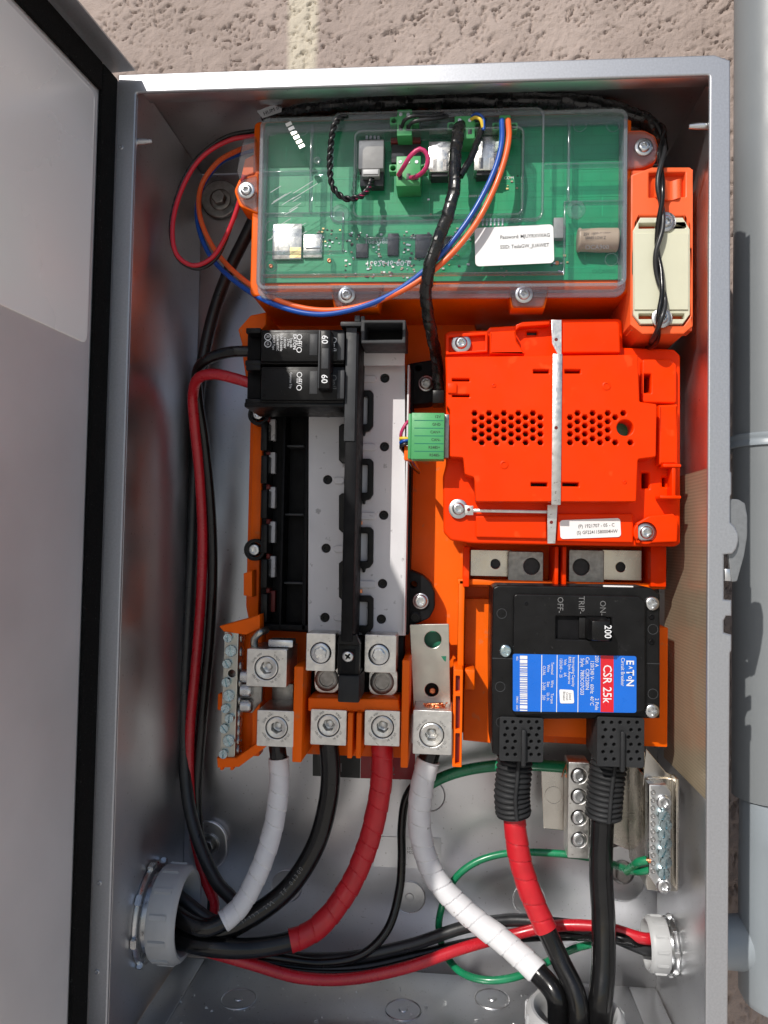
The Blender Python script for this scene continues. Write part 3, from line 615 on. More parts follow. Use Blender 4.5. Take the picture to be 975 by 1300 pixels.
plate('pad_face', [(805.5, 296), (874, 296), (874, 393), (805.5, 393)], YA-.0032, YA-.0019, 'pad_cream', an, (), .0004)
screw(845, 282, YA-.0025, an, .0042, 'torx', 'zinc', h=.003, washer=.0068); screw(840, 404, YA-.0025, an, .0042, 'torx', 'zinc', h=.003, washer=.0068)
P_ = [at(px, py, y-.026) for px, py, y in ((826, 228, .066), (834, 226, .058), (844, 228, .054), (852, 230, .059), (862, 227, .058), (867, 228, .066))]
zh = (at(846, 224, .034)-at(846, 248, .034)).length
pr = wpath(P_, .0012); Vv, Ff = [], []
for i, p in enumerate(pr):
    for dy, dz in ((0, 0), (0, -zh), (.0018, -zh), (.0018, 0)): Vv.append(p+Vector((0, dy, dz)))
for i in range(len(pr)-1):
    for k in range(4): a, b = i*4+k, i*4+(k+1) % 4; Ff.append((a, b, b+4, a+4))
mk('wire_clip', Vv, Ff, 'orange_pad', an)

# ================================================================== METER MODULE (vented orange cover)
DY = -.014
me_ = thing('meter_module', 'bright orange vented meter module cover with a silver strap', 'module', (.11, .1, ZO+.03))
YM, YR = .070, .050
plate('base_cover', [(564, 424), (570, 420), (619, 419), (621, 415), (655, 413), (662, 408), (700, 405), (786, 404), (790, 408), (791, 441), (856, 443), (864, 451), (864, 690), (857, 694), (806, 694), (600, 690), (572, 686), (563, 676), (562, 606), (566, 590), (566, 480)], YM, .108, 'orange_cover', me_,
      [hrect((817, 476, 826, 498), YM), hrect((815, 600, 824, 620), YM), hrect((841, 606, 847, 618), YM), hrect((669, 420, 682, 425), YM)], .0016, .0015, 2)
HX = .0021; hx = []
for k, cx in enumerate((250, 272.5, 295, 318, 341, 363.5, 386, 408.5, 431, 454)):
    for ry in ((352, 378, 404, 429.5) if k % 2 == 0 else (365, 391, 416.5, 443)): hx.append(hexh(500+cx*.41026, 380+ry*.41013, YR, HX))
for k, cx in enumerate((546, 569, 592, 616, 639, 663, 686, 711, 733)):
    rows = (365, 391, 416.5, 443) if k % 2 == 0 else (352, 378, 404, 431)
    if k == 6: rows = (365, 443)
    if k == 7: rows = (352,)
    if k == 8: rows = (443,)
    for ry in rows: hx.append(hexh(500+cx*.41026, 380+ry*.41013, YR, HX))
hx.append(hole(793.6, 543, YR, .0056, 32))
for r in ((677, 469, 697, 474), (717, 469, 737, 474), (674, 612.5, 695, 617.5), (714, 612.5, 735, 617.5), (574, 480.5, 596, 484), (574, 500.5, 596, 504)): hx.append(hrect(r, YR, .0003))
vent = plate('vent_cover', [(567, 453), (810, 450), (812, 510), (834, 513), (833, 580), (810, 583), (808, 637), (604, 637), (602, 606), (590, 602), (588, 581), (571, 580), (571, 520), (567, 515)], YR, YM-.0002, 'orange_cover', me_, hx, .0009, .0012, 2)
box('vent_backing', (600, 512, 815, 575), YM-.0030, YM-.0024, 'pcb', me_, 0)  # board put in behind the vents so their holes read dark
box('slot_backing', (672, 466, 740, 476), YM-.0030, YM-.0024, 'chip', me_, 0); box('slot_backing', (672, 610, 738, 619), YM-.0030, YM-.0024, 'chip', me_, 0)
plate('top_step', [(622, 421), (655, 419), (656, 433), (667, 449), (622, 449)], .060, YM-.0003, 'orange_cover', me_, (), .0012, .0008, 2); plate('top_lip', [(655, 412), (664, 408.5), (698, 407), (698, 412), (660, 415), (655, 419)], .062, YM-.0003, 'orange_cover', me_, (), .0008); box('slot_backing', (666, 417, 685, 428), YM+.006, YM+.008, 'chip', me_, 0)
plate('top_step', [(714, 409), (784, 408), (787, 412), (788, 448), (714, 448)], .058, YM-.0003, 'orange_cover', me_, (), .0012, .001, 2)
plate('right_step', [(815, 456), (850, 456), (859, 462), (859, 512), (815, 511)], .063, YM-.0004, 'orange_cover', me_, [hrect((816.5, 475, 826.5, 499), .063)], .0012, .002, 2)
plate('right_step', [(836, 514), (861, 513), (861, 590), (836, 590)], .060, YM-.0005, 'orange_cover', me_, (), .0016, .001, 2)
box('latch_bar', (853, 590, 858, 632), .057, YM-.0006, 'orange_cover', me_, .0008); box('latch_bar', (842, 589, 865, 593), .056, YM-.0007, 'orange_cover', me_, .0006); box('latch_bar', (838, 629, 865, 633), .056, YM-.0007, 'orange_cover', me_, .0006)
plate('corner_recess', [(808, 664), (824, 655), (855, 652), (861, 660), (860, 688), (808, 690)], .064, YM-.0003, 'orange_cover', me_, [hole(820, 676, .064, .0085)], .001, .001)
plate('screw_well', [(566, 424), (619, 421), (619, 447), (566, 450)], .0655, YM-.0003, 'orange_cover', me_, [xz([(570, 428), (616, 425), (616, 444), (570, 447)], .0655)], .0007)
plate('lower_step', [(604, 655), (694, 655), (694, 684), (604, 682)], .067, YM-.0003, 'orange_cover', me_, (), .001, .001)
plate('lower_step', [(707, 652), (804, 652), (804, 689), (707, 687)], .067, YM-.0003, 'orange_cover', me_, (), .001, .001)
box('snap_tab', (568, 486, 580, 499), YR-.0018, YR-.0002, 'orange_cover', me_, .0012)
for px, py, r_ in ((627, 489.5, .0016), (793, 612, .0014), (640, 590, .0030), (770, 490, .0030)): screw(px, py, YR, vent, r_, '', 'orange_cover', 'mould_mark', .0006)
for px, py, y in ((585.5, 436, YM-.002), (582, 646, YM-.002), (820, 676, YM-.002)): screw(px, py, y, me_, .0045, 'torx', 'zinc', h=.0035, washer=.0070)
# silver grounding strap
sp_ = box('strap', (701, 449, 713, 641), YR-.0014, YR-.0002, 'aluminium', me_, .0004)
plate('strap_end', [(700, 406), (713, 406), (713, 450), (708, 450), (701, 436)], .0565, .0577, 'aluminium', me_, (), .0002); plate('strap_end', [(695, 641), (708, 640), (705, 690), (695, 690)], .0640, .0652, 'aluminium', me_, (), .0002)
box('strap_arm', (600, 647, 695, 651), .0656, .0662, 'aluminium', me_, .0003); box('strap_arm', (590, 642, 601, 654), .0650, .0661, 'aluminium', me_, .0003)
for px, py, y in ((706, 431, .0565), (706, 543, YR-.0014), (700, 663, .064), (595, 647, .065)): screw(px, py, y, me_, .0012, '', 'dark_red', 'rivet', .0003)
l2 = label((711, 659, 788, 683), 3.2, .0662, me_, rad=.0022); text('(P) 1921707 - 05 - C', 757, 667.5, .06605, .0025, l2, 'ink', 3.5, .88, bold=.008); text('(S) GF22411580004HW', 758, 675.5, .06605, .0025, l2, 'ink', 3.5, .84, bold=.008)
# green plug on its left edge
gp = box('terminal_plug', (522, 524, 564, 583), .047, .062, 'plug_green', me_, .0006); box('wire_ramp', (518, 525, 522, 582), .0475, .060, 'plug_green', gp, .0005)
box('pin_header', (563, 526, 570, 581), .052, .064, 'dark_steel', gp, .0003)
for i in range(5): box('groove', (526, 524+9.8*(i+1)-.6, 563, 524+9.8*(i+1)+.6), .04695, .0475, 'green_dot', gp, 0)
for i, t in enumerate(('12V', 'GND', 'CAN+', 'CAN-', 'RS485+', 'RS485-')): text(t, 560-len(t)*.2, 529+9.8*i, .0468, .0020, gp, 'ink', 0, .95, 'RIGHT')
box('cable_tab', (513, 566, 523, 584), .056, .066, 'orange_base', gp, .0006)

DY = 0.0
# ================================================================== BREAKER RAIL
ra = thing('breaker_rail', 'black breaker rail with grey perforated cover plate and central post', 'breaker rail', (-.07, .11, ZO-.05))
YG = .086
# black tray on the left
tr_ = plate('tray', [(334, 512), (392, 512), (392, 803), (330, 800)], .112, .1236, 'black_matt', ra, (), .0008)
for r in ((357, 516, 360, 800), (386, 512, 391, 800), (334, 512, 391, 517), (333, 793, 391, 800)): box('tray_wall', r, .092, .1119, 'black_matt', tr_, .0005)
for py in (565, 652, 739): box('tray_rib', (360.5, py, 385.5, py+2.5), .098, .1118, 'grey_plastic', tr_, .0003)
for i, py in enumerate((532, 574, 618, 662, 706, 750)):
    box('clip_window', (341, py, 349, py+27), .104, .1117, 'painted_plate' if i < 5 else 'dark_red', tr_, .0006)
    box('clip', (331, py+4, 339, py+40), .090, .1116, 'black_plastic', tr_, .0008); box('clip_pin', (338, py-3, 342, py+3), .100, .1115, 'dark_red', tr_, .0004)
for px, py in ((328, 526), (323, 698)):
    v = at(px, py, .098); wplate('screw_ear', circ(v.x, v.z, .0088), .098, .1234, 'black_plastic', ra, [circ(v.x, v.z, .0060)], .0008); screw(px, py, .104, ra, .0052, 'torx', 'zinc', h=.003)
# grey plate with windows, round holes and pressed slots
hl = [hole(488.5, 480, YG, .0036), hole(488, 567, YG, .0036), hole(487, 654, YG, .0036), hole(485.5, 741, YG, .0036), hole(484, 786, YG, .0036),
      hole(417, 524, YG, .0036), hole(416, 609, YG, .0036), hole(414, 696, YG, .0036), hole(412.5, 784, YG, .0036)]
plt_ = plate('cover_plate', [(392, 515), (438, 515), (460, 462), (514, 461), (515, 807), (391, 805)], YG, YG+.0015, 'painted_plate', ra, hl, .0004, .0008)
for h_ in hl:
    cx = sum(p[0] for p in h_)/len(h_); cz = sum(p[1] for p in h_)/len(h_)
    k = lathe('insert', [(.0035, -.004, ''), (.0035, -.0006, ''), (.0031, -.0003, ''), (.0018, -.0005, ''), (.0017, -.0022, '')]); link('hole_insert', k, 'black_plastic', plt_, (cx, YG, cz))
box('plate_return', (514.4, 463, 517, 806), YG-.004, YG+.020, 'painted_plate', plt_, .0006)
def obround(r, y, dep):
    x0, x1, z0, z1 = rect(r, y); rplate('pressed_slot', r, y-dep, y-.0001, 'painted_plate', plt_, (z1-z0)*.48, (), dep*.44, 3)
for py in (481, 567.5, 655, 742): obround((453, py-4.5, 478, py+4.5), YG, .0016)
for py in (610, 697, 784): obround((423, py-4.5, 437, py+4.5), YG, .0016)
for py in (495, 582, 669, 756):
    b = min(52, 803-py)
    fr_ = [(438, py), (470, py), (474, py+4), (473.5, py+b-6), (469, py+b), (464, py+b+1), (463, py+b+6), (460, py+b+6), (459, py+b), (438, py+b)]
    plate('window_frame', fr_, YG-.0045, YG-.0001, 'black_plastic', ra, [hrect((441, py+8, 466.5, py+b-9), YG-.0045, .001)], .0008, .001)
    box('bus_tab', (452, py-8, 460, py-3), YG-.0030, YG-.0002, 'copper', ra, .0006)
for py in (538, 626, 712):
    plate('tab', [(430, py+3), (434, py), (441, py), (441, py+50), (434, py+50), (430, py+46)], YG-.0050, YG-.0001, 'black_plastic', ra, (), .0008)
# central post and the hollow head at its top
po = box('post', (436.5, 421, 452, 815), .041, YG-.0052, 'black_matt', ra, .0012)
box('post_lit_strip', (438, 416, 451.5, 560), .0400, .0409, 'grey_plastic', po, .0004)  # sunlit upper face of the post painted as a grey strip
rplate('head', (458, 406, 515, 436), .045, .078, 'grey_plastic', ra, .001, [hrect((463, 410, 511, 431), .045)], .0008)
box('head_floor', (460, 408, 513, 434), .070, .0775, 'black_matt', ra, 0); box('head_flange', (432, 408, 460, 414), .046, .075, 'grey_plastic', ra, .0008)
box('head_pin', (450, 400, 457, 408), .046, .058, 'grey_plastic', ra, .0006); box('head_pin', (458, 401, 463, 408), .046, .058, 'grey_plastic', ra, .0006)
hp = box('upper_plate', (462, 428, 514, 464), .0745, .0762, 'painted_plate', ra, .0004); screw(490, 441, .0745, hp, .0042, '', 'black_plastic', 'hole_plug', .0008)
# lower clamp on the post
cl = box('post_clamp', (428.5, 815, 456, 858), .050, .086, 'black_plastic', ra, .0012); screw(442, 833, .0495, cl, .0042, 'cross', 'zinc', h=.0026)
box('clamp_recess', (433, 824, 451, 855), .0492, .0499, 'black_matt', cl, .0003); box('post_foot', (429, 858, 456, 892), .047, .084, 'charcoal_rubber', ra, .0010)
plate('clamp_collar', [(431, 806), (452, 806), (457, 819), (428, 818)], .042, .0495, 'black_plastic', cl, (), .0006)
# ears on the right edge
e1 = plate('side_ear', [(517, 722), (536, 730), (547, 740), (552, 752), (552, 772), (545, 785), (517, 797)], .104, .1236, 'black_matt', ra, [hole(525, 742, .104, .0026)], .001, .002)
screw(534, 763, .103, e1, .0052, 'torx', 'zinc', h=.003, washer=.0062); screw(527, 784, .104, e1, .0045, '', 'black_plastic', 'boss', .001)
e2 = plate('side_ear', [(517, 462), (557, 455), (560, 505), (545, 512), (517, 514)], .104, .1236, 'black_matt', ra, [hole(531, 467, .104, .0022)], .001, .002)
screw(541, 487, .103, e2, .0052, 'torx', 'dark_steel', h=.003, washer=.0062)
box('side_wall', (517.5, 462, 522, 806), .100, .1237, 'black_matt', ra, .0005)
box('cable_socket', (549, 495, 564, 512), .080, .100, 'black_plastic', ra, .0008)
# bus blades ending below the plate
for r, (cx, cy) in (((399, 842, 431, 880), (415, 862)), ((468, 846, 505, 883), (485, 866))):
    b = rplate('bus_blade', r, .0885, .0915, 'aluminium', ra, .006, (), .0006); screw(cx, cy, .0885, b, .0092, '', 'dark_steel', 'bolt_head', .0016)
box('blade_backing', (388, 800, 512, 900), .1000, .1234, 'black_matt', ra, .001)

# ------------------------------------------------------------------ the two-pole 60 A breaker
br = thing('two_pole_breaker', 'black two-pole 60 amp breaker clipped on the rail', 'breaker', (-.1, .07, ZO+.12))
YS = .037
for i, (t, b) in enumerate(((421, 459), (468, 508))):
    body = box('body', (331, t, 437, b), YS, .088, 'black_plastic', br, .0010)
    box('shoulder', (331, t-2.5, 437, b+3.5), YS+.0035, .0878, 'black_plastic', br, .0008)
    box('handle_recess', (393, t+3, 403, b-8), YS-.0003, YS+.001, 'grey_plastic', body, .0003); box('stop_block', (428, t+2, 437, b-2), YS-.0012, YS-.0001, 'grey_plastic', body, .0005)
    text('Off/O', 379.5, (t+b)/2-4, YS-.0002, .0042, body, 'ink_white', -90, 1.0); text('On/I', 423.5, (t+b)/2-3, YS-.0002, .0042, body, 'ink_grey' if i else 'ink_white', -90, 1.0)
    for r in ((312, t-5, 331, t+2), (311, b-2, 331, b+5)): box('wire_guard', r, YS+.006, .086, 'black_plastic', br, .0008)
    box('clamp_mouth', (314, t+2, 331, b-2), YS+.020, .084, 'black_matt', br, .0005)
box('side_strip', (310, 511, 437, 517), YS+.004, .086, 'black_plastic', br, .0008)
text('EATON', 374, 434, YS-.0002, .0024, br, 'ink_white', -90, 1, bold=.02)
for k, (px, l) in enumerate(((369.5, 'Type BR'), (366, '2 Pole'), (361.5, '120/240V'), (357, '10kA 50/60Hz'), (352.5, 'Cu/Al 60/75C'), (347.5, 'HACR Type'))): text(l, px, 435, YS-.0002, .0018, br, 'ink_white', -90, .85)
for py in (427.5, 436.5):
    v = at(340, py, YS-.0003); wplate('approval_mark', circ(v.x, v.z, .0026), YS-.0003, YS-.0001, 'ink_white', br, [circ(v.x, v.z, .0021)], .00003)
text('R', 340, 427.5, YS-.0003, .0026, br, 'ink_white', -90); text('UL', 340, 436.5, YS-.0003, .0018, br, 'ink_white', -90); text('Common Trip', 369, 483, YS-.0002, .0018, br, 'ink_white', -90, .8)
hd = box('handle_tie', (403, 418, 420, 494), .0235, .036, 'black_plastic', br, .0010, taper=.0004)
box('handle_ridge', (404, 419, 406, 493), .0226, .0236, 'grey_plastic', hd, .0003); box('handle_inset', (408, 442, 417, 468), .0229, .0236, 'grey_plastic', hd, .0003)
text('60', 412, 431, .0232, .0046, hd, 'ink_white', -90, 1, bold=.015); text('60', 411.5, 481, .0232, .0046, hd, 'ink_white', -90, 1, bold=.015)

# ================================================================== LUGS AND BARS
def lug(r, y, dep, sx, sy, sr, label_, ring=True, bolt=False, mt='aluminium', tilt=0):
    x0, x1, z0, z1 = rect(r, y); t = thing('lug_terminal', label_, 'lug', ((x0+x1)/2, y+dep, z0), 'aluminium cable lugs')
    v = at(sx, sy, y)
    wplate('lug_body', rrect(x0, x1, z0, z1, .0010), y, y+dep, mt, t, [circ(v.x, v.z, sr+.0006, 36)], .0005)
    wbox('bore_floor', v.x-sr*1.0, v.x+sr*1.0, y+.012, y+.014, v.z-sr, v.z+sr, 'dark_steel', t, 0)
    k = f'set_{sr:.4f}_{bolt}'
    if bolt: rings = [(sr, -.010, ''), (sr, .0002, ''), (sr*.92, .0006, ''), (sr*.72, .0006, 'hex'), (sr*.72, .0028, 'hex'), (sr*.6, .0032, 'hex'), (sr*.3, .0030, '')]
    else: rings = [(sr, -.010, ''), (sr, -.0006, ''), (sr*.90, -.0002, ''), (sr*.72, -.0005, ''), (sr*.62, -.0007, 'hex'), (sr*.60, -.0085, 'hex'), (sr*.34, -.0090, ''), (sr*.30, -.0060, ''), (sr*.1, -.0055, '')]
    link('set_screw', lathe(k, rings, 36), 'zinc' if bolt else 'aluminium', t, v, (0, R(random.uniform(0, 60)), 0))
    if ring:
        for a, s in ((135, 'CU/AL 600V'), (45, 'TORQUE'), (225, '250 MCM'), (315, '275 LB IN')):
            rr = sr+.0027
            for j, ch in enumerate(s):
                an_ = R(a-(j-(len(s)-1)/2)*5.2)
                cu = text(ch, sx, sy, y-.0001, .0016, t, 'ink_grey', math.degrees(an_)-90); cu.location += Vector((rr*math.cos(an_), 0, rr*math.sin(an_)))
    return t
lug((313, 824, 364, 872), .060, .040, 338, 848, .0083, 'large aluminium neutral lug above the white-taped cable')
lug((326, 902, 373, 948), .066, .040, 351, 924, .0078, 'aluminium lug clamping the white-taped cable beside the neutral bar')
lug((388.5, 804, 426, 852), .064, .024, 407, 829, .0072, 'plain aluminium bus lug left of the post clamp', False, True)
lug((462.5, 806, 503, 854), .064, .024, 481, 831, .0072, 'plain aluminium bus lug right of the post clamp', False, True)
lug((394, 901, 440, 946), .070, .040, 417, 921, .0078, 'aluminium lug clamping the bare black cable')
lug((462.5, 902, 508, 947), .070, .040, 485.5, 923, .0078, 'aluminium lug clamping the red-taped cable beside the black one')
lug((524, 902, 573.5, 958), .066, .044, 548, 933, .0084, 'aluminium lug under the bare neutral busbar plate', True)
nb = thing('neutral_busbar', 'flat plated busbar with two holes above the right lug', 'busbar', (0, .1, ZO-.14))
plate('busbar_plate', [(520, 793), (570, 792), (572, 896), (525, 898)], .098, .101, 'nickel_bus', nb, [hole(549.4, 812, .098, .0066), hole(548, 876, .098, .0053)], .0004, .001)
v = at(549.4, 812, .1095); wplate('spacer', circ(v.x, v.z, .0095), .1095, .118, 'green_dot', nb); v = at(548, 876, .104); wplate('stud', circ(v.x, v.z, .0085), .104, .118, 'black_matt', nb); screw(549, 877, .104, nb, .0026, '', 'copper', 'stud_end', .002)
plate('mark', [(560, 833), (566.5, 833), (566, 840), (563.5, 838.5)], .0978, .09795, 'green_dot', nb, (), .00003)
box('busbar_link', (301, 868, 332, 905), .086, .090, 'dark_steel', nb, .0005); box('busbar_link', (345, 868, 372, 902), .104, .108, 'dark_steel', nb, .0005)
box('bare_strap', (340, 812, 372, 822), .066, .078, 'zinc', nb, .0012)
tube('bare_loop', path([(324, 824, .075), (323, 812, .072), (330, 803, .070), (338, 800, .078)], .0015), .0028, 'nickel_bus', nb, 10)
for i in range(14): tube('copper_strand', [at(538+random.uniform(-2, 24), 894+random.uniform(-1, 6), .074+random.uniform(0, .01))+Vector((t, 0, t*.2)) for t in (0, .002, .004)], .0008, 'copper', nb, 6)
# slanted neutral terminal bar with its screws
tb = thing('neutral_bar', 'slanted neutral terminal bar with a row of mixed screws', 'terminal bar', (-.15, .08, ZO-.2))
plate('bar', [(285, 801), (303, 801), (298, 966), (279, 965)], .074, .092, 'nickel_bus', tb, [hole(294, 855, .074, .0028)], .0006)
for i, (px, py) in enumerate(((290.8, 809), (293.9, 826), (289.5, 842), (288.5, 865.5), (291, 883), (287.7, 898.6), (292.5, 911), (286, 924), (291, 940), (285, 956))):
    screw(px, py, .0738, tb, .0045 if i in (1, 4, 8) else .0036, 'slot', 'zinc_blue', 'terminal_screw', .0022 if i in (1, 4, 8) else .0038)
bx_ = at(303.5, 880, .0745).x
for i, py in enumerate((810, 828, 846, 868, 890, 906, 918, 930, 942, 954)):
    v = at(303-.026*(py-801), py, .080); me = lathe('side_screw', [(.0042, -.001, ''), (.0042, .0018, ''), (.0036, .0024, ''), (.003, .0024, 'slot'), (.0028, .0010, 'slot')])
    link('side_screw', me, 'zinc', tb, v+Vector((.0004, .004, 0)), (0, R(40*i), R(90)))
for py in (859, 877, 897): tube('link_screw', [at(305, py, .078)+Vector((t, .004, 0)) for t in (0, .006, .0062, .008)], .0052, 'zinc', tb, 18, lambda s, a: 1 if s < .0065 else .8)

# ------------------------------------------------------------------ busbar tabs above the main breaker
def tab(r1, r2, h1, h2, lab):
    t = thing('busbar_tab', lab, 'busbar', (at(r1[0], r1[1], .1).x, .11, at(r1[0], r1[3], .1).z), 'steel busbar tabs above the main breaker')
    rplate('rear_blade', r1, .1000, .1030, 'steel', t, .0008, [hole(*h1, .1000, .0036)], .0005)
    rplate('front_blade', r2, .0930, .0960, 'dark_steel', t, .0015, [hole(*h2, .0930, .0062)], .0005)
    box('bolt_well', (h2[0]-11, h2[1]-11, h2[0]+11, h2[1]+11), .0975, .0995, 'chip', t, 0); box('bolt_well', (h1[0]-8, h1[1]-8, h1[0]+8, h1[1]+8), .1045, .106, 'chip', t, 0)
    box('blade_drop', ((r2[0]+4), r2[3]-1, (r2[2]-4), r2[3]+8), .0932, .112, 'steel', t, .0005)
tab((597, 698, 650, 732), (645, 700, 690, 739), (629, 716), (675, 719), 'busbar tab under the strapped half of the meter cover, round hole')
tab((762, 698, 815, 737), (722, 698, 767, 740), (788, 720), (738, 720), 'busbar tab beneath the white serial label, oblong hole')

# ================================================================== MAIN BREAKER
mb = thing('main_breaker', 'black 200 amp main breaker with a blue and red label', 'breaker', (.12, .1, ZO-.12))
YK, YN = .050, .0445
body = plate('body', [(626, 746), (632, 743), (826, 746), (838, 754), (838, 912), (690, 913), (690, 935), (640, 961), (625, 957), (624, 840)], YK, .1110, 'black_plastic', mb, (), .0012, .001, 2)
face = plate('face_panel', [(652, 757), (655, 754), (812, 757), (820, 764), (820, 900), (815, 905), (655, 908), (651, 904)], YN, YK-.0001, 'black_plastic', mb, [hrect((706, 783, 776, 812), YN, .0006)], .0010, .001, 2)
box('slot_floor', (705, 782, 777, 813), YK-.0012, YK-.0002, 'black_matt', face, 0); box('slot_shield', (735, 784, 775, 811), YK-.0034, YK-.0013, 'black_plastic', face, .0003)
tg = box('toggle', (749, 786, 777, 816), .0255, YK-.0036, 'black_plastic', mb, .0012, taper=.0012); text('200', 771.5, 802, .0253, .0048, tg, 'ink_white', -90, .9, bold=.012)
for t, px, py in (('OFF-', 711, 768), ('TRIP-', 738, 768), ('ON-', 765, 772)): text(t, px, py, YN-.0002, .0042, face, 'ink_grey', -90, .95)
for px, py in ((827, 766), (827, 902)): screw(px, py, YK, mb, .0050, 'cross', 'zinc', h=.0028)
screw(642, 826, YK, mb, .0046, 'cross', 'zinc_blue', h=.0024)
for px, py in ((637, 779), (635, 872), (829, 799), (829, 881), (636, 917)):
    v = at(px, py, YK-.0003); wplate('mould_ring', circ(v.x, v.z, .0036), YK-.0003, YK-.00005, 'grey_plastic', mb, [circ(v.x, v.z, .0032)], .00003)
for px, py in ((827, 783), (827, 815)): screw(px, py, YK, mb, .0020, '', 'black_matt', 'eyelet', .0010)
screw(668, 766, YN, face, .0014, '', 'black_matt', 'eyelet', .0006)
box('seam', (625, 835.5, 651, 836.5), YK-.0002, YK, 'grey_plastic', mb, 0); box('seam', (820.5, 842, 838, 843), YK-.0002, YK, 'grey_plastic', mb, 0)
YW = YN-.0004
lab = plate('label', [(651, 830), (812-4, 833), (808, 905), (651, 903)], YW, YW+.0002, 'label_blue', mb, (), .00004, .0016)
plate('red_band', [(762.5, 832.2), (779, 832.6), (779, 904.2), (762.5, 903.8)], YW-.0002, YW-.0001, 'label_red', lab, (), .00003)
YX = YW-.0003
def lt_(s, px, py, size, mt='ink_white', sx=1, bold=0, par=lab): return text(s, px, py, YX, size, par, mt, -90, sx, bold=bold)
lt_('E', 799.5, 841, .0052, bold=.03, sx=.9); lt_('A', 800.5, 847.6, .0026, bold=.03, sx=.8); lt_('T', 799.5, 854, .0052, bold=.03, sx=.9); lt_('O', 799.5, 860.2, .0024, bold=.05, sx=.8); lt_('N', 799.5, 867, .0052, bold=.03, sx=.9)
lt_('Circuit Breaker', 790.5, 853, .0026, sx=.86); lt_('CSR 25k', 770.5, 868, .0060, sx=.9, bold=.01)
lt_('200 A', 757.5, 839.5, .0026, sx=.9); lt_('2 Pole', 757.5, 894, .0026, sx=.9); lt_('120/240 V~  60Hz  40°C', 751.5, 867, .0026, sx=.86); lt_('Cat.   CSR2200N', 745.5, 855, .0026, sx=.9); lt_('Style  7883C07G03', 739, 859, .0026, sx=.9)
for px in (733.5, 706.5, 687): box('rule', (px, 831.5, px+.9, 904), YX-.00005, YX+.00005, 'ink_white', lab, 0)
lt_('Interrupting Capacity', 728, 853, .0020, sx=.86); lt_('RMS Sym. Amperes', 723, 851, .0020, sx=.86); lt_('Volt        kA', 717.5, 848, .0020, sx=.86); lt_('120/240 ~  25', 712, 848, .0020, sx=.86)
lt_('Terminal      Wire      Torque', 701, 867, .0020, sx=.86); lt_('Wire          Size      Lb. In.', 696, 867, .0020, sx=.86); lt_('CU/AL       2-300     250', 690.5, 867, .0020, sx=.86)
pt = plate('patch', [(710, 875), (728, 876), (729, 893), (711, 893)], YX-.0001, YX, 'label_white', lab, (), .00003, .0012); text('Listed\nCircuit\nBreaker', 720, 884, YX-.0002, .0016, pt, 'ink', -90, .9)
py = 832.5
while py < 902:
    h_ = random.choice((.7, .9, 1.3, 2.0)) if 841 < py < 893 else 4.2
    box('barcode_bar', (660, py, 669.5, min(902.5, py+h_)), YX-.00005, YX+.00005, 'ink_white', lab, 0); py += h_+random.choice((.7, .9, 1.4))
lt_('002', 656.5, 836, .0014); lt_('7883C  0001', 656.5, 893, .0014)
box('white_tag', (766, 743.5, 804, 746.5), YK+.0015, YK+.004, 'label_white', mb, .0002)
# dark terminal boots under the breaker
def boot(r, pth, lab_, off):
    t = thing('terminal_boot', lab_, 'boot', (at(r[0], r[3], .07).x, .09, at(r[0], r[3], .07).z), 'grey terminal boots under the main breaker')
    y = .047; w, h = r[2]-r[0], r[3]-r[1]; hs_ = []
    for j in range(6):
        for i in range(5):
            if 1 <= j <= 5 and i in (2,): continue
            hs_.append(hole(r[0]+w*(.13+.18*i+(.05 if j % 2 else 0)), r[1]+h*(.10+.148*j), y, .0013, 8))
    rplate('perforated_face', r, y, y+.0025, 'charcoal_rubber', t, .0015, hs_, .0003)
    x0, x1, z0, z1 = rect(r, y); wbox('shell', x0+.0004, x1-.0004, y+.0040, .095, z0+.0004, z1-.0004, 'charcoal_rubber', t, .002)
    wbox('face_gap', x0+.0008, x1-.0008, y+.0026, y+.0039, z0+.0008, z1-.0008, 'black_matt', t, 0)
    m_ = r[0]+w*.50; box('fin', (m_, r[1]+h*.28, m_+6, r[3]+7), y-.0045, y-.0001, 'charcoal_rubber', t, .0012)
    P = path(pth, .0006); pit = .0036
    tube('bellows', P, .0128, 'charcoal_rubber', t, 22, lambda s, a: .90+.14*abs(math.sin(math.pi*s/pit))**.8)
    tube('bellows_seam', [p+Vector((.0015, -.0128, 0)) for p in P], .0016, 'charcoal_rubber', t, 8)
    return t
boot((634, 911, 690, 967), [(654, 958, .075), (652, 985, .074), (650, 1010, .074), (652, 1034, .075)], 'perforated grey boot over the red-taped breaker cable', 0)
boot((758, 911, 818, 974), [(774, 962, .075), (770, 990, .074), (768, 1010, .074), (766, 1037, .075)], 'perforated grey boot over the all-black breaker cable', 0)

# ------------------------------------------------------------------ ground bars at the lower right
gb = thing('ground_bracket', 'folded steel ground bracket behind the breaker cables', 'bracket', (.12, .12, ZO-.2))
plate('bracket_sheet', [(686, 966), (818, 966), (818, 1078), (800, 1080), (780, 1072), (748, 1058), (690, 1052)], .121, .1225, 'steel', gb, (), .0005, .001)
box('bracket_fold', (816, 955, 819, 1080), .094, .1208, 'steel', gb, .0005)
plate('bracket_arm', [(820, 950), (845, 980), (860, 988), (860, 994), (822, 988), (816, 1000)], .066, .0675, 'steel', gb, (), .0004)
box('bracket_web', (821, 990, 823.5, 1128), .0658, .1207, 'steel', gb, .0005); rplate('bracket_tray', (822, 988, 861, 1131), .064, .0656, 'steel', gb, .001, (), .0004); box('bracket_lip', (858.5, 989, 861.5, 1130), .051, .0638, 'steel', gb, .0004)
v = at(703, 1010, .1208); wplate('earth_mark', circ(v.x, v.z, .0070), .1205, .1209, 'steel', gb, [circ(v.x, v.z, .0062)], .00006)
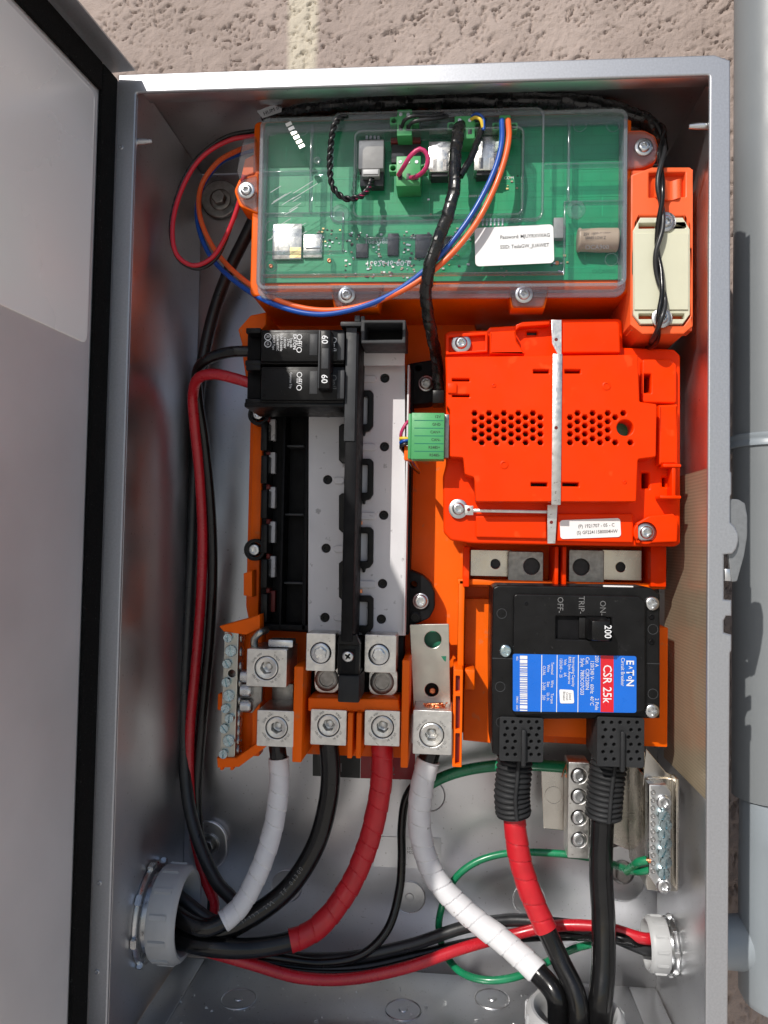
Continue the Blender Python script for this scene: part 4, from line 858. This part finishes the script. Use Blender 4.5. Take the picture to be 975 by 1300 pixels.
l4 = thing('ground_lug_bar', 'four-screw aluminium ground lug bar on the bracket', 'terminal bar', (.11, .11, ZO-.25))
rplate('bar', (721, 968, 748, 1090), .098, .1195, 'aluminium', l4, .001, [hole(735, py, .098, .0058) for py in (985, 1011, 1038, 1066)], .0006)
for py in (985, 1011, 1038, 1066): screw(735, py, .0992, l4, .0053, 'hex', 'zinc', 'set_screw', .0018)
box('end_block', (749, 1040, 757, 1082), .100, .1196, 'aluminium', l4, .0006)
g2 = thing('ground_bar', 'narrow ground terminal bar packed with green-tinted screws', 'terminal bar', (.175, .08, ZO-.25))
plate('bar', [(824, 996), (846, 996), (852, 1006), (852, 1128), (834, 1128), (824, 1112)], .0520, .0639, 'zinc', g2, (), .0010)
for i, py in enumerate((1018, 1034, 1045, 1057, 1068, 1081, 1092, 1106, 1124)):
    big = i in (0, 8); screw(842.5-(1.5 if i % 2 else -1.2)*(0 if big else 1), py, .0518, g2, .0050 if big else .0042, 'torx' if big else 'slot', 'zinc' if big else 'zinc_blue', 'terminal_screw', .0028 if big else .0045)
for i in range(11):
    v = at(829, 1006+i*10, .0515); k = lathe('bar_port', [(.0017, -.001, ''), (.0017, .0003, ''), (.0012, .0003, ''), (.0011, -.0008, '')], 12); link('wire_port', k, 'dark_steel', g2, v)

# ================================================================== CONDUIT BUSHINGS
def bushing(name, c, axis, R0, lab_, depth):
    """axis: unit vector pointing into the enclosure"""
    t = thing(name, lab_, 'bushing', c, 'grey conduit bushings with steel locknuts'); ax = Vector(axis); q = Vector((0, -1, 0)).rotation_difference(ax)
    def part(nm, rings, mt, n=48):
        me = lathe(f'{nm}{R0:.4f}', rings, n)
        ob_ = link(nm, me, mt, t, c); ob_.rotation_mode = 'QUATERNION'; ob_.rotation_quaternion = q; return ob_
    d = depth; r = R0
    part('locknut', [(r*.70, .0002, ''), (r*1.03, .0002, ''), (r*1.06, .0015, ''), (r*1.02, .0030, ''), (r*.96, .0042, ''), (r*.70, .0042, '')], 'zinc')
    part('thread', [(r*.84, .0043, ''), (r*.84, d*.32, ''), (r*.60, d*.32, '')], 'zinc')
    b = part('bushing_ring', [(r*.80, d*.30, ''), (r*.97, d*.30, ''), (r, d*.36, ''), (r, d*.84, ''), (r*.97, d*.93, ''), (r*.90, d, ''), (r*.84, d*.99, ''), (r*.78, d*.90, ''), (r*.745, d*.74, ''), (r*.74, d*.10, '')], 'bushing_grey', 64)
    for i in range(12):
        a = 2*math.pi*(i+.35)/12; k = 'grip'; w_ = r*.10
        rib = bpy.data.meshes.get(f'grip{R0:.4f}')
        if not rib:
            bm = bmesh.new(); bmesh.ops.create_cube(bm, size=1); bmesh.ops.scale(bm, vec=(.0022, d*.44, w_*1.2), verts=bm.verts); bmesh.ops.bevel(bm, geom=bm.edges[:], offset=.0006, segments=2, affect='EDGES')
            rib = bpy.data.meshes.new(f'grip{R0:.4f}'); bm.to_mesh(rib); bm.free(); finish(rib)
        loc = q @ Vector((r*1.0*math.cos(a), -d*.60, r*1.0*math.sin(a)))
        g_ = link('grip_rib', rib, 'bushing_grey', t, Vector(c)+loc); g_.rotation_mode = 'QUATERNION'; g_.rotation_quaternion = q @ Matrix.Rotation(-a, 4, 'Y').to_quaternion()
    for i in range(8):
        a = 2*math.pi*(i+.2)/8
        rib = bpy.data.meshes.get(f'lugnut{R0:.4f}')
        if not rib:
            bm = bmesh.new(); bmesh.ops.create_cube(bm, size=1); bmesh.ops.scale(bm, vec=(r*.12, .0042, r*.22), verts=bm.verts); bmesh.ops.bevel(bm, geom=bm.edges[:], offset=.0007, segments=2, affect='EDGES')
            rib = bpy.data.meshes.new(f'lugnut{R0:.4f}'); bm.to_mesh(rib); bm.free(); finish(rib)
        loc = q @ Vector((r*1.06*math.cos(a), -.0026, r*1.06*math.sin(a)))
        g_ = link('locknut_tooth', rib, 'zinc', t, Vector(c)+loc); g_.rotation_mode = 'QUATERNION'; g_.rotation_quaternion = q @ Matrix.Rotation(-a, 4, 'Y').to_quaternion()
    part('conduit_bore', [(r*.735, .0060, ''), (r*.1, .0060, '')], 'chip')
    return t
LB = Vector((-XI, .071, ZO-.2595)); BB = Vector((.1215, .0560, ZO-ZT)); RB = Vector((XR, .097, at(852, 1200, .097).z))
bushing('conduit_bushing', LB, (1, 0, 0), .0340, 'large grey conduit bushing on the left side wall', .030)
bushing('conduit_bushing', BB, (0, 0, 1), .0340, 'large grey conduit bushing standing on the enclosure floor', .034)
bushing('conduit_bushing', RB, (-1, 0, 0), .0195, 'small grey conduit bushing on the right side wall', .020)

# mesh-printed foil label on the right side wall
lm_ = mat('foil_label', (.50, .42, .30), .38, .35, .05, 20, .0)
def foil():
    n = lm_.node_tree; L = n.links; b = n.nodes['Principled BSDF']; old = b.inputs['Base Color'].links[0].from_socket
    geo = [x for x in n.nodes if x.type == 'NEW_GEOMETRY'][0]
    mp = n.nodes.new('ShaderNodeMapping'); mp.inputs['Rotation'].default_value = (R(45), 0, 0); mp.inputs['Scale'].default_value = (0, 620, 620); L.new(geo.outputs['Position'], mp.inputs['Vector'])
    ck = n.nodes.new('ShaderNodeTexChecker'); ck.inputs['Scale'].default_value = 1; ck.inputs['Color1'].default_value = (1, 1, 1, 1); ck.inputs['Color2'].default_value = (.72, .70, .66, 1); L.new(mp.outputs[0], ck.inputs['Vector'])
    mx = n.nodes.new('ShaderNodeMix'); mx.data_type = 'RGBA'; mx.blend_type = 'MULTIPLY'; mx.inputs['Factor'].default_value = 1
    L.new(old, mx.inputs['A']); L.new(ck.outputs['Color'], mx.inputs['B']); L.new(mx.outputs['Result'], b.inputs['Base Color'])
foil()
fl = wbox('foil_label', XR-.0004, XR-.0001, .006, .125, ZO-.142, ZO+.076, 'foil_label', None, 0); tag(fl, 'tan foil label with a fine mesh print on the right inner wall', 'label')

# ================================================================== POWER CABLES
def sub(P, a, b):
    L = [0]
    for p, q in zip(P, P[1:]): L.append(L[-1]+(q-p).length)
    return [p for p, l in zip(P, L) if a*L[-1] <= l <= b*L[-1]]
def cable(label_, pts, r, mt='insulation_black', tape=None, a=0, b=.6, tr=.0010, stub=None):
    P = path(pts, .0007); t = thing('power_cable', label_, 'cable', P[len(P)//2], 'heavy power cables')
    tube('insulation', P[::4], r, mt, t, 20, lambda s, an: 1+.010*math.sin(s*60+an))
    if tape: tube('tape_wrap', sub(P, a, b), r+tr, tape, t, 24, wraps(.0128, .055), 22)
    return t, P
cable('white-taped cable curving from its lug into the left bushing', [(351, 940, .087), (354, 966, .087), (354, 1000, .088), (347, 1050, .086), (328, 1108, .078), (300, 1156, .070), (262, 1178, .062), LB+Vector((.006, -.002, .008))], .0066, tape='tape_white', a=.065, b=.72)
_, PB = cable('bare black cable curving from its lug into the left bushing', [(417, 938, .092), (420, 980, .094), (416, 1020, .096), (400, 1075, .096), (366, 1128, .090), (315, 1166, .080), (262, 1187, .072), LB+Vector((.006, .010, -.004))], .0076)
cable('red-taped cable curving from its lug into the left bushing', [(485, 940, .092), (485, 980, .093), (480, 1020, .095), (466, 1075, .095), (440, 1132, .090), (397, 1182, .082), (335, 1202, .072), (270, 1202, .064), LB+Vector((.006, 0, -.015))], .0072, tape='tape_red', a=0, b=.63)
cable('smudged white-taped cable sweeping down into the floor bushing', [(548, 950, .090), (541, 975, .090), (534, 1010, .094), (534, 1060, .100), (552, 1113, .100), (592, 1158, .094), (640, 1196, .084), (684, 1236, .070), (706, 1264, .060), BB+Vector((-.010, .004, .012)), BB+Vector((-.006, .004, .004))], .0076, tape='tape_white', a=.035, b=.80)
cable('red-taped cable hanging from its boot into the floor bushing', [(652, 1024, .075), (654, 1050, .0745), (660, 1090, .073), (672, 1130, .071), (686, 1164, .069), (710, 1216, .064), (733, 1268, .053), BB+Vector((.0, -.012, .004))], .0070, tape='tape_red', a=0, b=.52)
cable('all-black cable hanging from its boot into the floor bushing', [(766, 1026, .075), (764, 1060, .0745), (763, 1110, .073), (766, 1170, .068), (766, 1230, .060), (762, 1272, .054), BB+Vector((.013, -.002, .004))], .0084)
# the printing along the bare black cable
tx = thing('cable_print', 'pale printed lettering along the bare black cable', 'print', PB[len(PB)//2])
k0 = int(len(PB)*.44)
for j, ch in enumerate('00310 FT  AWG 00310'):
    i = k0+int(j*4.6)
    if i+2 >= len(PB) or ch == ' ': continue
    d = PB[min(i+4, len(PB)-1)]-PB[i]; o = text(ch, 400, 1100, .09, .0034, tx, 'ink_grey', math.degrees(math.atan2(-d.z, -d.x)))
    o.location = PB[i]+Vector((-.0015, -.0079, .001))-wloc(tx)

def w_(name, pts, r, mt, lab_, cat='wire', grp=None, n=12): return wire(name, pts, r, mt, lab_, cat, n, grp)
w_('branch_wire', [(548, 985, .112), (530, 993, .116), (516, 1012, .119), (510, 1050, .121), (510, 1090, .119), (507, 1130, .114), (492, 1180, .105), (460, 1212, .098), (410, 1222, .092), (350, 1215, .082), (280, 1204, .072), LB+Vector((.01, .012, -.012))], .0034, 'insulation_black', 'thin black wire arching from behind the right lug to the left bushing')
w_('floor_wire', [LB+Vector((.006, .002, -.019)), (262, 1207, .066), (320, 1224, .072), (380, 1241, .078), (440, 1243, .084), (510, 1230, .090), (590, 1203, .100), (650, 1187, .110), (710, 1175, .106), (770, 1178, .100), (822, 1192, .094), RB+Vector((-.004, .002, .006))], .0043, 'insulation_red', 'red wire sagging across the floor between the side bushings')
w_('floor_wire', [LB+Vector((.006, .008, -.012)), (262, 1198, .076), (330, 1213, .088), (430, 1217, .098), (520, 1200, .107), (590, 1177, .113), (650, 1168, .116), (700, 1172, .112), (760, 1182, .102), (820, 1205, .097), RB+Vector((-.004, 0, -.006))], .0048, 'insulation_grey', 'dark grey wire running beside the red floor wire')
w_('floor_wire', [LB+Vector((.006, .012, -.016)), (300, 1212, .084), (380, 1228, .094), (460, 1228, .100), (530, 1213, .108), (590, 1199, .116), (650, 1190, .120), (720, 1187, .116), (775, 1190, .092), (822, 1198, .099), RB+Vector((-.004, .005, -.002))], .0042, 'insulation_black', 'black wire tucked under the red floor wire')
w_('ground_wire', [(830, 1102, .055), (815, 1106, .060), (800, 1105, .074), (780, 1098, .096), (750, 1089, .112), (700, 1083, .117), (645, 1083, .117), (605, 1094, .117), (578, 1115, .117), (563, 1145, .117), (557, 1178, .122), (563, 1205, .122), (582, 1232, .104), (615, 1244, .092), (655, 1240, .092), (695, 1221, .102), (730, 1204, .112), (765, 1196, .116)], .0028, 'insulation_green', 'thin green ground wire looping from the ground bar', 'wire')
w_('ground_wire', [(530, 1008, .130), (550, 993, .130), (575, 982, .130), (612, 974, .130), (662, 971, .128), (724, 974, .112)], .0046, 'insulation_green', 'thick dark green ground wire passing behind the boots', 'wire')
fr2 = thing('frayed_copper', 'frayed bare copper strands at the thick green wire end', 'strands', at(722, 976, .11))
for i in range(10): a = at(718+random.uniform(0, 7), 972+random.uniform(-6, 6), .108); tube('strand', [a, a+Vector((random.uniform(-.002, .002), -.001, -.003)), a+Vector((random.uniform(-.004, .002), -.002, -.008))], .0005, 'copper', fr2, 6)
g3 = thing('stripped_wire_end', 'short green wire tail hooked at the ground bar', 'wire', at(805, 1105, .08)); tube('tail', path([(796, 1106, .076), (804, 1100, .066), (812, 1094, .056), (822, 1092, .054)], .002), .0030, 'insulation_green', g3, 10); tube('bare_end', path([(821, 1092, .054), (827, 1093, .0525)], .002), .0019, 'copper', g3, 8)
# wires down the left side
w_('feeder_wire', [(330, 262, .118), (312, 300, .126), (290, 345, .132), (272, 395, .134), (260, 445, .134), (252, 500, .133), (247, 600, .133), (243, 700, .133), (238, 800, .132), (234, 880, .131), (234, 950, .130), (238, 1010, .124), (250, 1062, .114), (274, 1118, .100), (300, 1152, .088), (280, 1172, .078), LB+Vector((.01, .012, .012))], .0052, 'insulation_grey', 'thick charcoal wire running down the left wall', 'wire')
w_('breaker_wire', [(328, 490, .062), (300, 481, .061), (272, 475, .063), (252, 480, .072), (245, 500, .086), (247, 540, .100), (253, 600, .112), (257, 680, .120), (255, 760, .124), (248, 850, .127), (241, 930, .129), (241, 1000, .129), (247, 1060, .124), (259, 1112, .112), (272, 1150, .096), (262, 1178, .080), LB+Vector((.008, .016, .004))], .0042, 'insulation_red', 'red wire leaving the small breaker and running down the left wall', 'wire')
w_('breaker_wire', [(328, 446, .062), (292, 447, .060), (266, 455, .066), (251, 470, .080), (251, 505, .096), (259, 560, .110), (267, 640, .120), (270, 720, .125), (267, 800, .129), (260, 880, .131), (253, 960, .132), (250, 1020, .132), (256, 1080, .122), (270, 1135, .104), (262, 1172, .084), LB+Vector((.008, .018, .008))], .0042, 'insulation_black', 'black wire leaving the small breaker and running down the left wall', 'wire')
# signal wires
w_('signal_wire', fwd([(330, 172, .058), (292, 178, .057), (256, 200, .057), (231, 240, .056), (219, 290, .055), (225, 324, .056), (245, 337, .058), (268, 328, .060), (288, 297, .060), (303, 258, .057), (310, 222, .052)]), .0017, 'wire_red', 'red half of the hanging wire loop beside the control unit')
w_('signal_wire', fwd([(330, 165, .062), (287, 174, .061), (250, 202, .060), (227, 243, .059), (217, 294, .058), (228, 330, .059), (252, 341, .062), (274, 328, .063), (291, 292, .062), (302, 250, .059), (308, 222, .055)]), .0017, 'wire_black', 'black half of the hanging wire loop beside the control unit')
w_('signal_wire', fwd([(645, 152, .031), (646, 175, .026), (640, 205, .024), (625, 245, .024), (600, 290, .024), (560, 335, .026), (510, 369, .030), (460, 388, .036), (410, 394, .042), (360, 384, .050), (310, 356, .062), (270, 313, .075), (253, 270, .080), (256, 235, .083), (275, 207, .078), (300, 192, .070), (332, 182, .058)]), .0020, 'wire_orange', 'orange wire draped round the front of the control unit')
w_('signal_wire', fwd([(637, 152, .031), (637, 180, .026), (630, 210, .024), (613, 248, .024), (587, 290, .0245), (547, 336, .026), (498, 373, .031), (447, 393, .037), (402, 399, .043), (352, 388, .051), (302, 360, .063), (264, 320, .076), (250, 273, .083), (257, 237, .086), (278, 208, .082), (302, 196, .074), (332, 188, .060)]), .0019, 'wire_blue', 'blue wire draped beside the orange wire on the control unit')
tp = thing('twisted_lead', 'thin twisted black and red lead plugged into the grey jack', 'wire', at(420, 220, .03)); P = path(fwd([(440, 146, .034), (426, 156, .027), (420, 185, .026), (419, 215, .026), (423, 238, .026), (438, 252, .027), (456, 250, .029), (468, 240, .034), (473, 226, .044)]), .0012)
tube('black_strand', helix(P, .0012, .011, 0), .0012, 'wire_black', tp, 8); tube('black_strand', helix(P, .0012, .011, 3.14), .0012, 'wire_black', tp, 8); tube('red_strand', sub(P, .72, .9), .0012, 'wire_magenta', tp, 8)
w_('jumper_wire', fwd([(506, 222, .034), (513, 211, .024), (522, 197, .019), (534, 189, .018), (543, 198, .019), (541, 213, .022), (531, 223, .028), (521, 226, .036)]), .0016, 'wire_magenta', 'short crimson jumper looped over the green plug')
w_('plug_wire', fwd([(510, 162, .034), (514, 152, .028), (526, 147, .027), (550, 147, .030), (575, 141, .042), (600, 133, .065)]), .0013, 'wire_black', 'upper black wire from the top green plug to the tape loom')
w_('plug_wire', fwd([(518, 163, .034), (524, 155, .028), (538, 152, .028), (556, 150, .031), (578, 145, .043), (602, 137, .065)]), .0013, 'insulation_grey', 'lower charcoal wire from the top green plug to the tape loom')
def taped(s, a): return .92+.10*((s/.009+a/6.283) % 1)+.06*math.sin(s*310+a)+.05*math.sin(a*3+s*90)
hn = thing('taped_harness', 'black taped wire harness hanging across the control unit', 'harness', at(575, 240, .02))
tube('tape_wrap', path(fwd([(594, 134, .075), (589, 148, .048), (581, 172, .029), (577, 205, .020), (577, 235, .018), (572, 262, .018), (558, 300, .020), (546, 335, .022), (541, 372, .030), (547, 420, .055), (555, 460, .078), (557, 498, .088)]), .0008), .0044, 'tape_black', hn, 18, taped, 22)
tube('taped_branch', path(fwd([(614, 152, .036), (606, 180, .029), (596, 204, .023), (584, 224, .020)]), .0008), .0024, 'tape_black', hn, 12, taped, 22)
tube('yellow_strand', path(fwd([(598, 152, .034), (604, 149, .030), (610, 152, .029), (613, 162, .030)]), .001), .0012, 'wire_yellow', hn, 8); tube('blue_strand', path(fwd([(599, 148, .034), (606, 145, .031), (613, 150, .030), (614, 165, .030)]), .001), .0012, 'wire_blue', hn, 8)
lm = thing('taped_loom', 'thick black taped loom lying along the enclosure top', 'harness', at(600, 130, .1))
tube('tape_wrap', path(([(338, 150, .060), (370, 140, .048), (420, 134, .042), (480, 130, .038), (560, 127, .036), (650, 127, .036), (730, 131, .039), (790, 143, .046), (828, 162, .054), (838, 195, .066)]), .0010), .0062, 'tape_black', lm, 18, taped, 22)
tube('tape_wrap', path([(380, 136, .056), (450, 124, .046), (540, 121, .043), (590, 117, .040), (640, 121, .043), (720, 124, .048), (780, 134, .056)], .0010), .0050, 'tape_black', lm, 16, taped, 22)
for px, py in ((480, 134), (635, 132), (556, 135)): box('cable_clip', (px-4, py-5, px+4, py+4), .026, .034, 'black_plastic', lm, .0008)
al = thing('antenna_lead', 'twisted charcoal antenna lead crossing the cream pad', 'wire', at(838, 300, .05)); P = path([(834, 156, .052), (841, 168, .044), (840, 200, .032), (838, 235, .0245), (840, 262, .025), (838, 290, .026), (834, 320, .027), (837, 350, .027), (842, 378, .025), (837, 408, .024), (832, 430, .036), (824, 440, .060)], .0012)
tube('strand', helix(P, .0016, .058, .4), .0017, 'insulation_grey', al, 10); tube('strand', helix(P, .0016, .058, 3.5), .0017, 'insulation_black', al, 10)
DY = -.012
for i, (mt_, py, cn) in enumerate((('wire_magenta', 533, 'magenta'), ('wire_yellow', 556, 'yellow'), ('wire_blue', 560, 'blue'), ('wire_black', 566, 'black'))):
    w_('plug_wire', [(524, py, .056), (517, py+3-i*2, .051), (509, 551+i*5, .052), (514, 566+i*3, .064), (524, 580+i*4, .088), (532, 600, .112)], .0012, mt_, f'thin {cn} wire entering the side of the meter plug', 'wire', None, 8)

DY = 0.0
# ================================================================== STICKERS ON THE BACK PANEL, LOOSE BITS
YT = D-.0004
s1 = plate('phase_sticker', [(397, 940), (458, 941), (457, 988), (397, 985)], YT, YT+.0002, 'sticker_black', None, (), .00004); tag(s1, 'black sticker numbered 1 on the back panel behind the black cable', 'sticker'); text('1', 433, 975, YT-.0001, .0075, s1, 'ink_grey')
s2 = plate('phase_sticker', [(458.5, 941), (527, 944), (527, 990), (457.5, 988)], YT, YT+.0002, 'sticker_red', None, (), .00004); tag(s2, 'dark red sticker numbered 2 on the back panel behind the red cable', 'sticker'); text('2', 498, 979, YT-.0001, .0075, s2, 'ink_grey')
s3 = plate('serial_sticker', [(478, 1062), (560, 1064), (560, 1104), (474, 1100)], YT, YT+.0002, 'galvanised', None, (), .00004, .001); tag(s3, 'small silvery serial sticker on the back panel beside the thin black wire', 'sticker')
text('1707\nM22', 521, 1080, YT-.0001, .0024, s3, 'ink_grey')
V, F = [], []
for i in range(150):
    c = Vector((random.uniform(-.18, .15), random.uniform(.02, .12), ZO-ZT+.0006)); s = random.uniform(.0004, .0022)
    if (c-BB).length < .045: continue
    n = len(V); V += [c+Vector((random.uniform(-s, s), random.uniform(-s, s), random.uniform(-.0004, .0009))) for _ in range(4)]; F += [(n, n+1, n+2), (n, n+2, n+3), (n, n+3, n+1), (n+1, n+3, n+2)]
sw = mk('metal_filings', V, F, 'swarf', None); sw['kind'] = 'stuff'; tag(sw, 'bright metal filings scattered over the enclosure floor', 'filings')
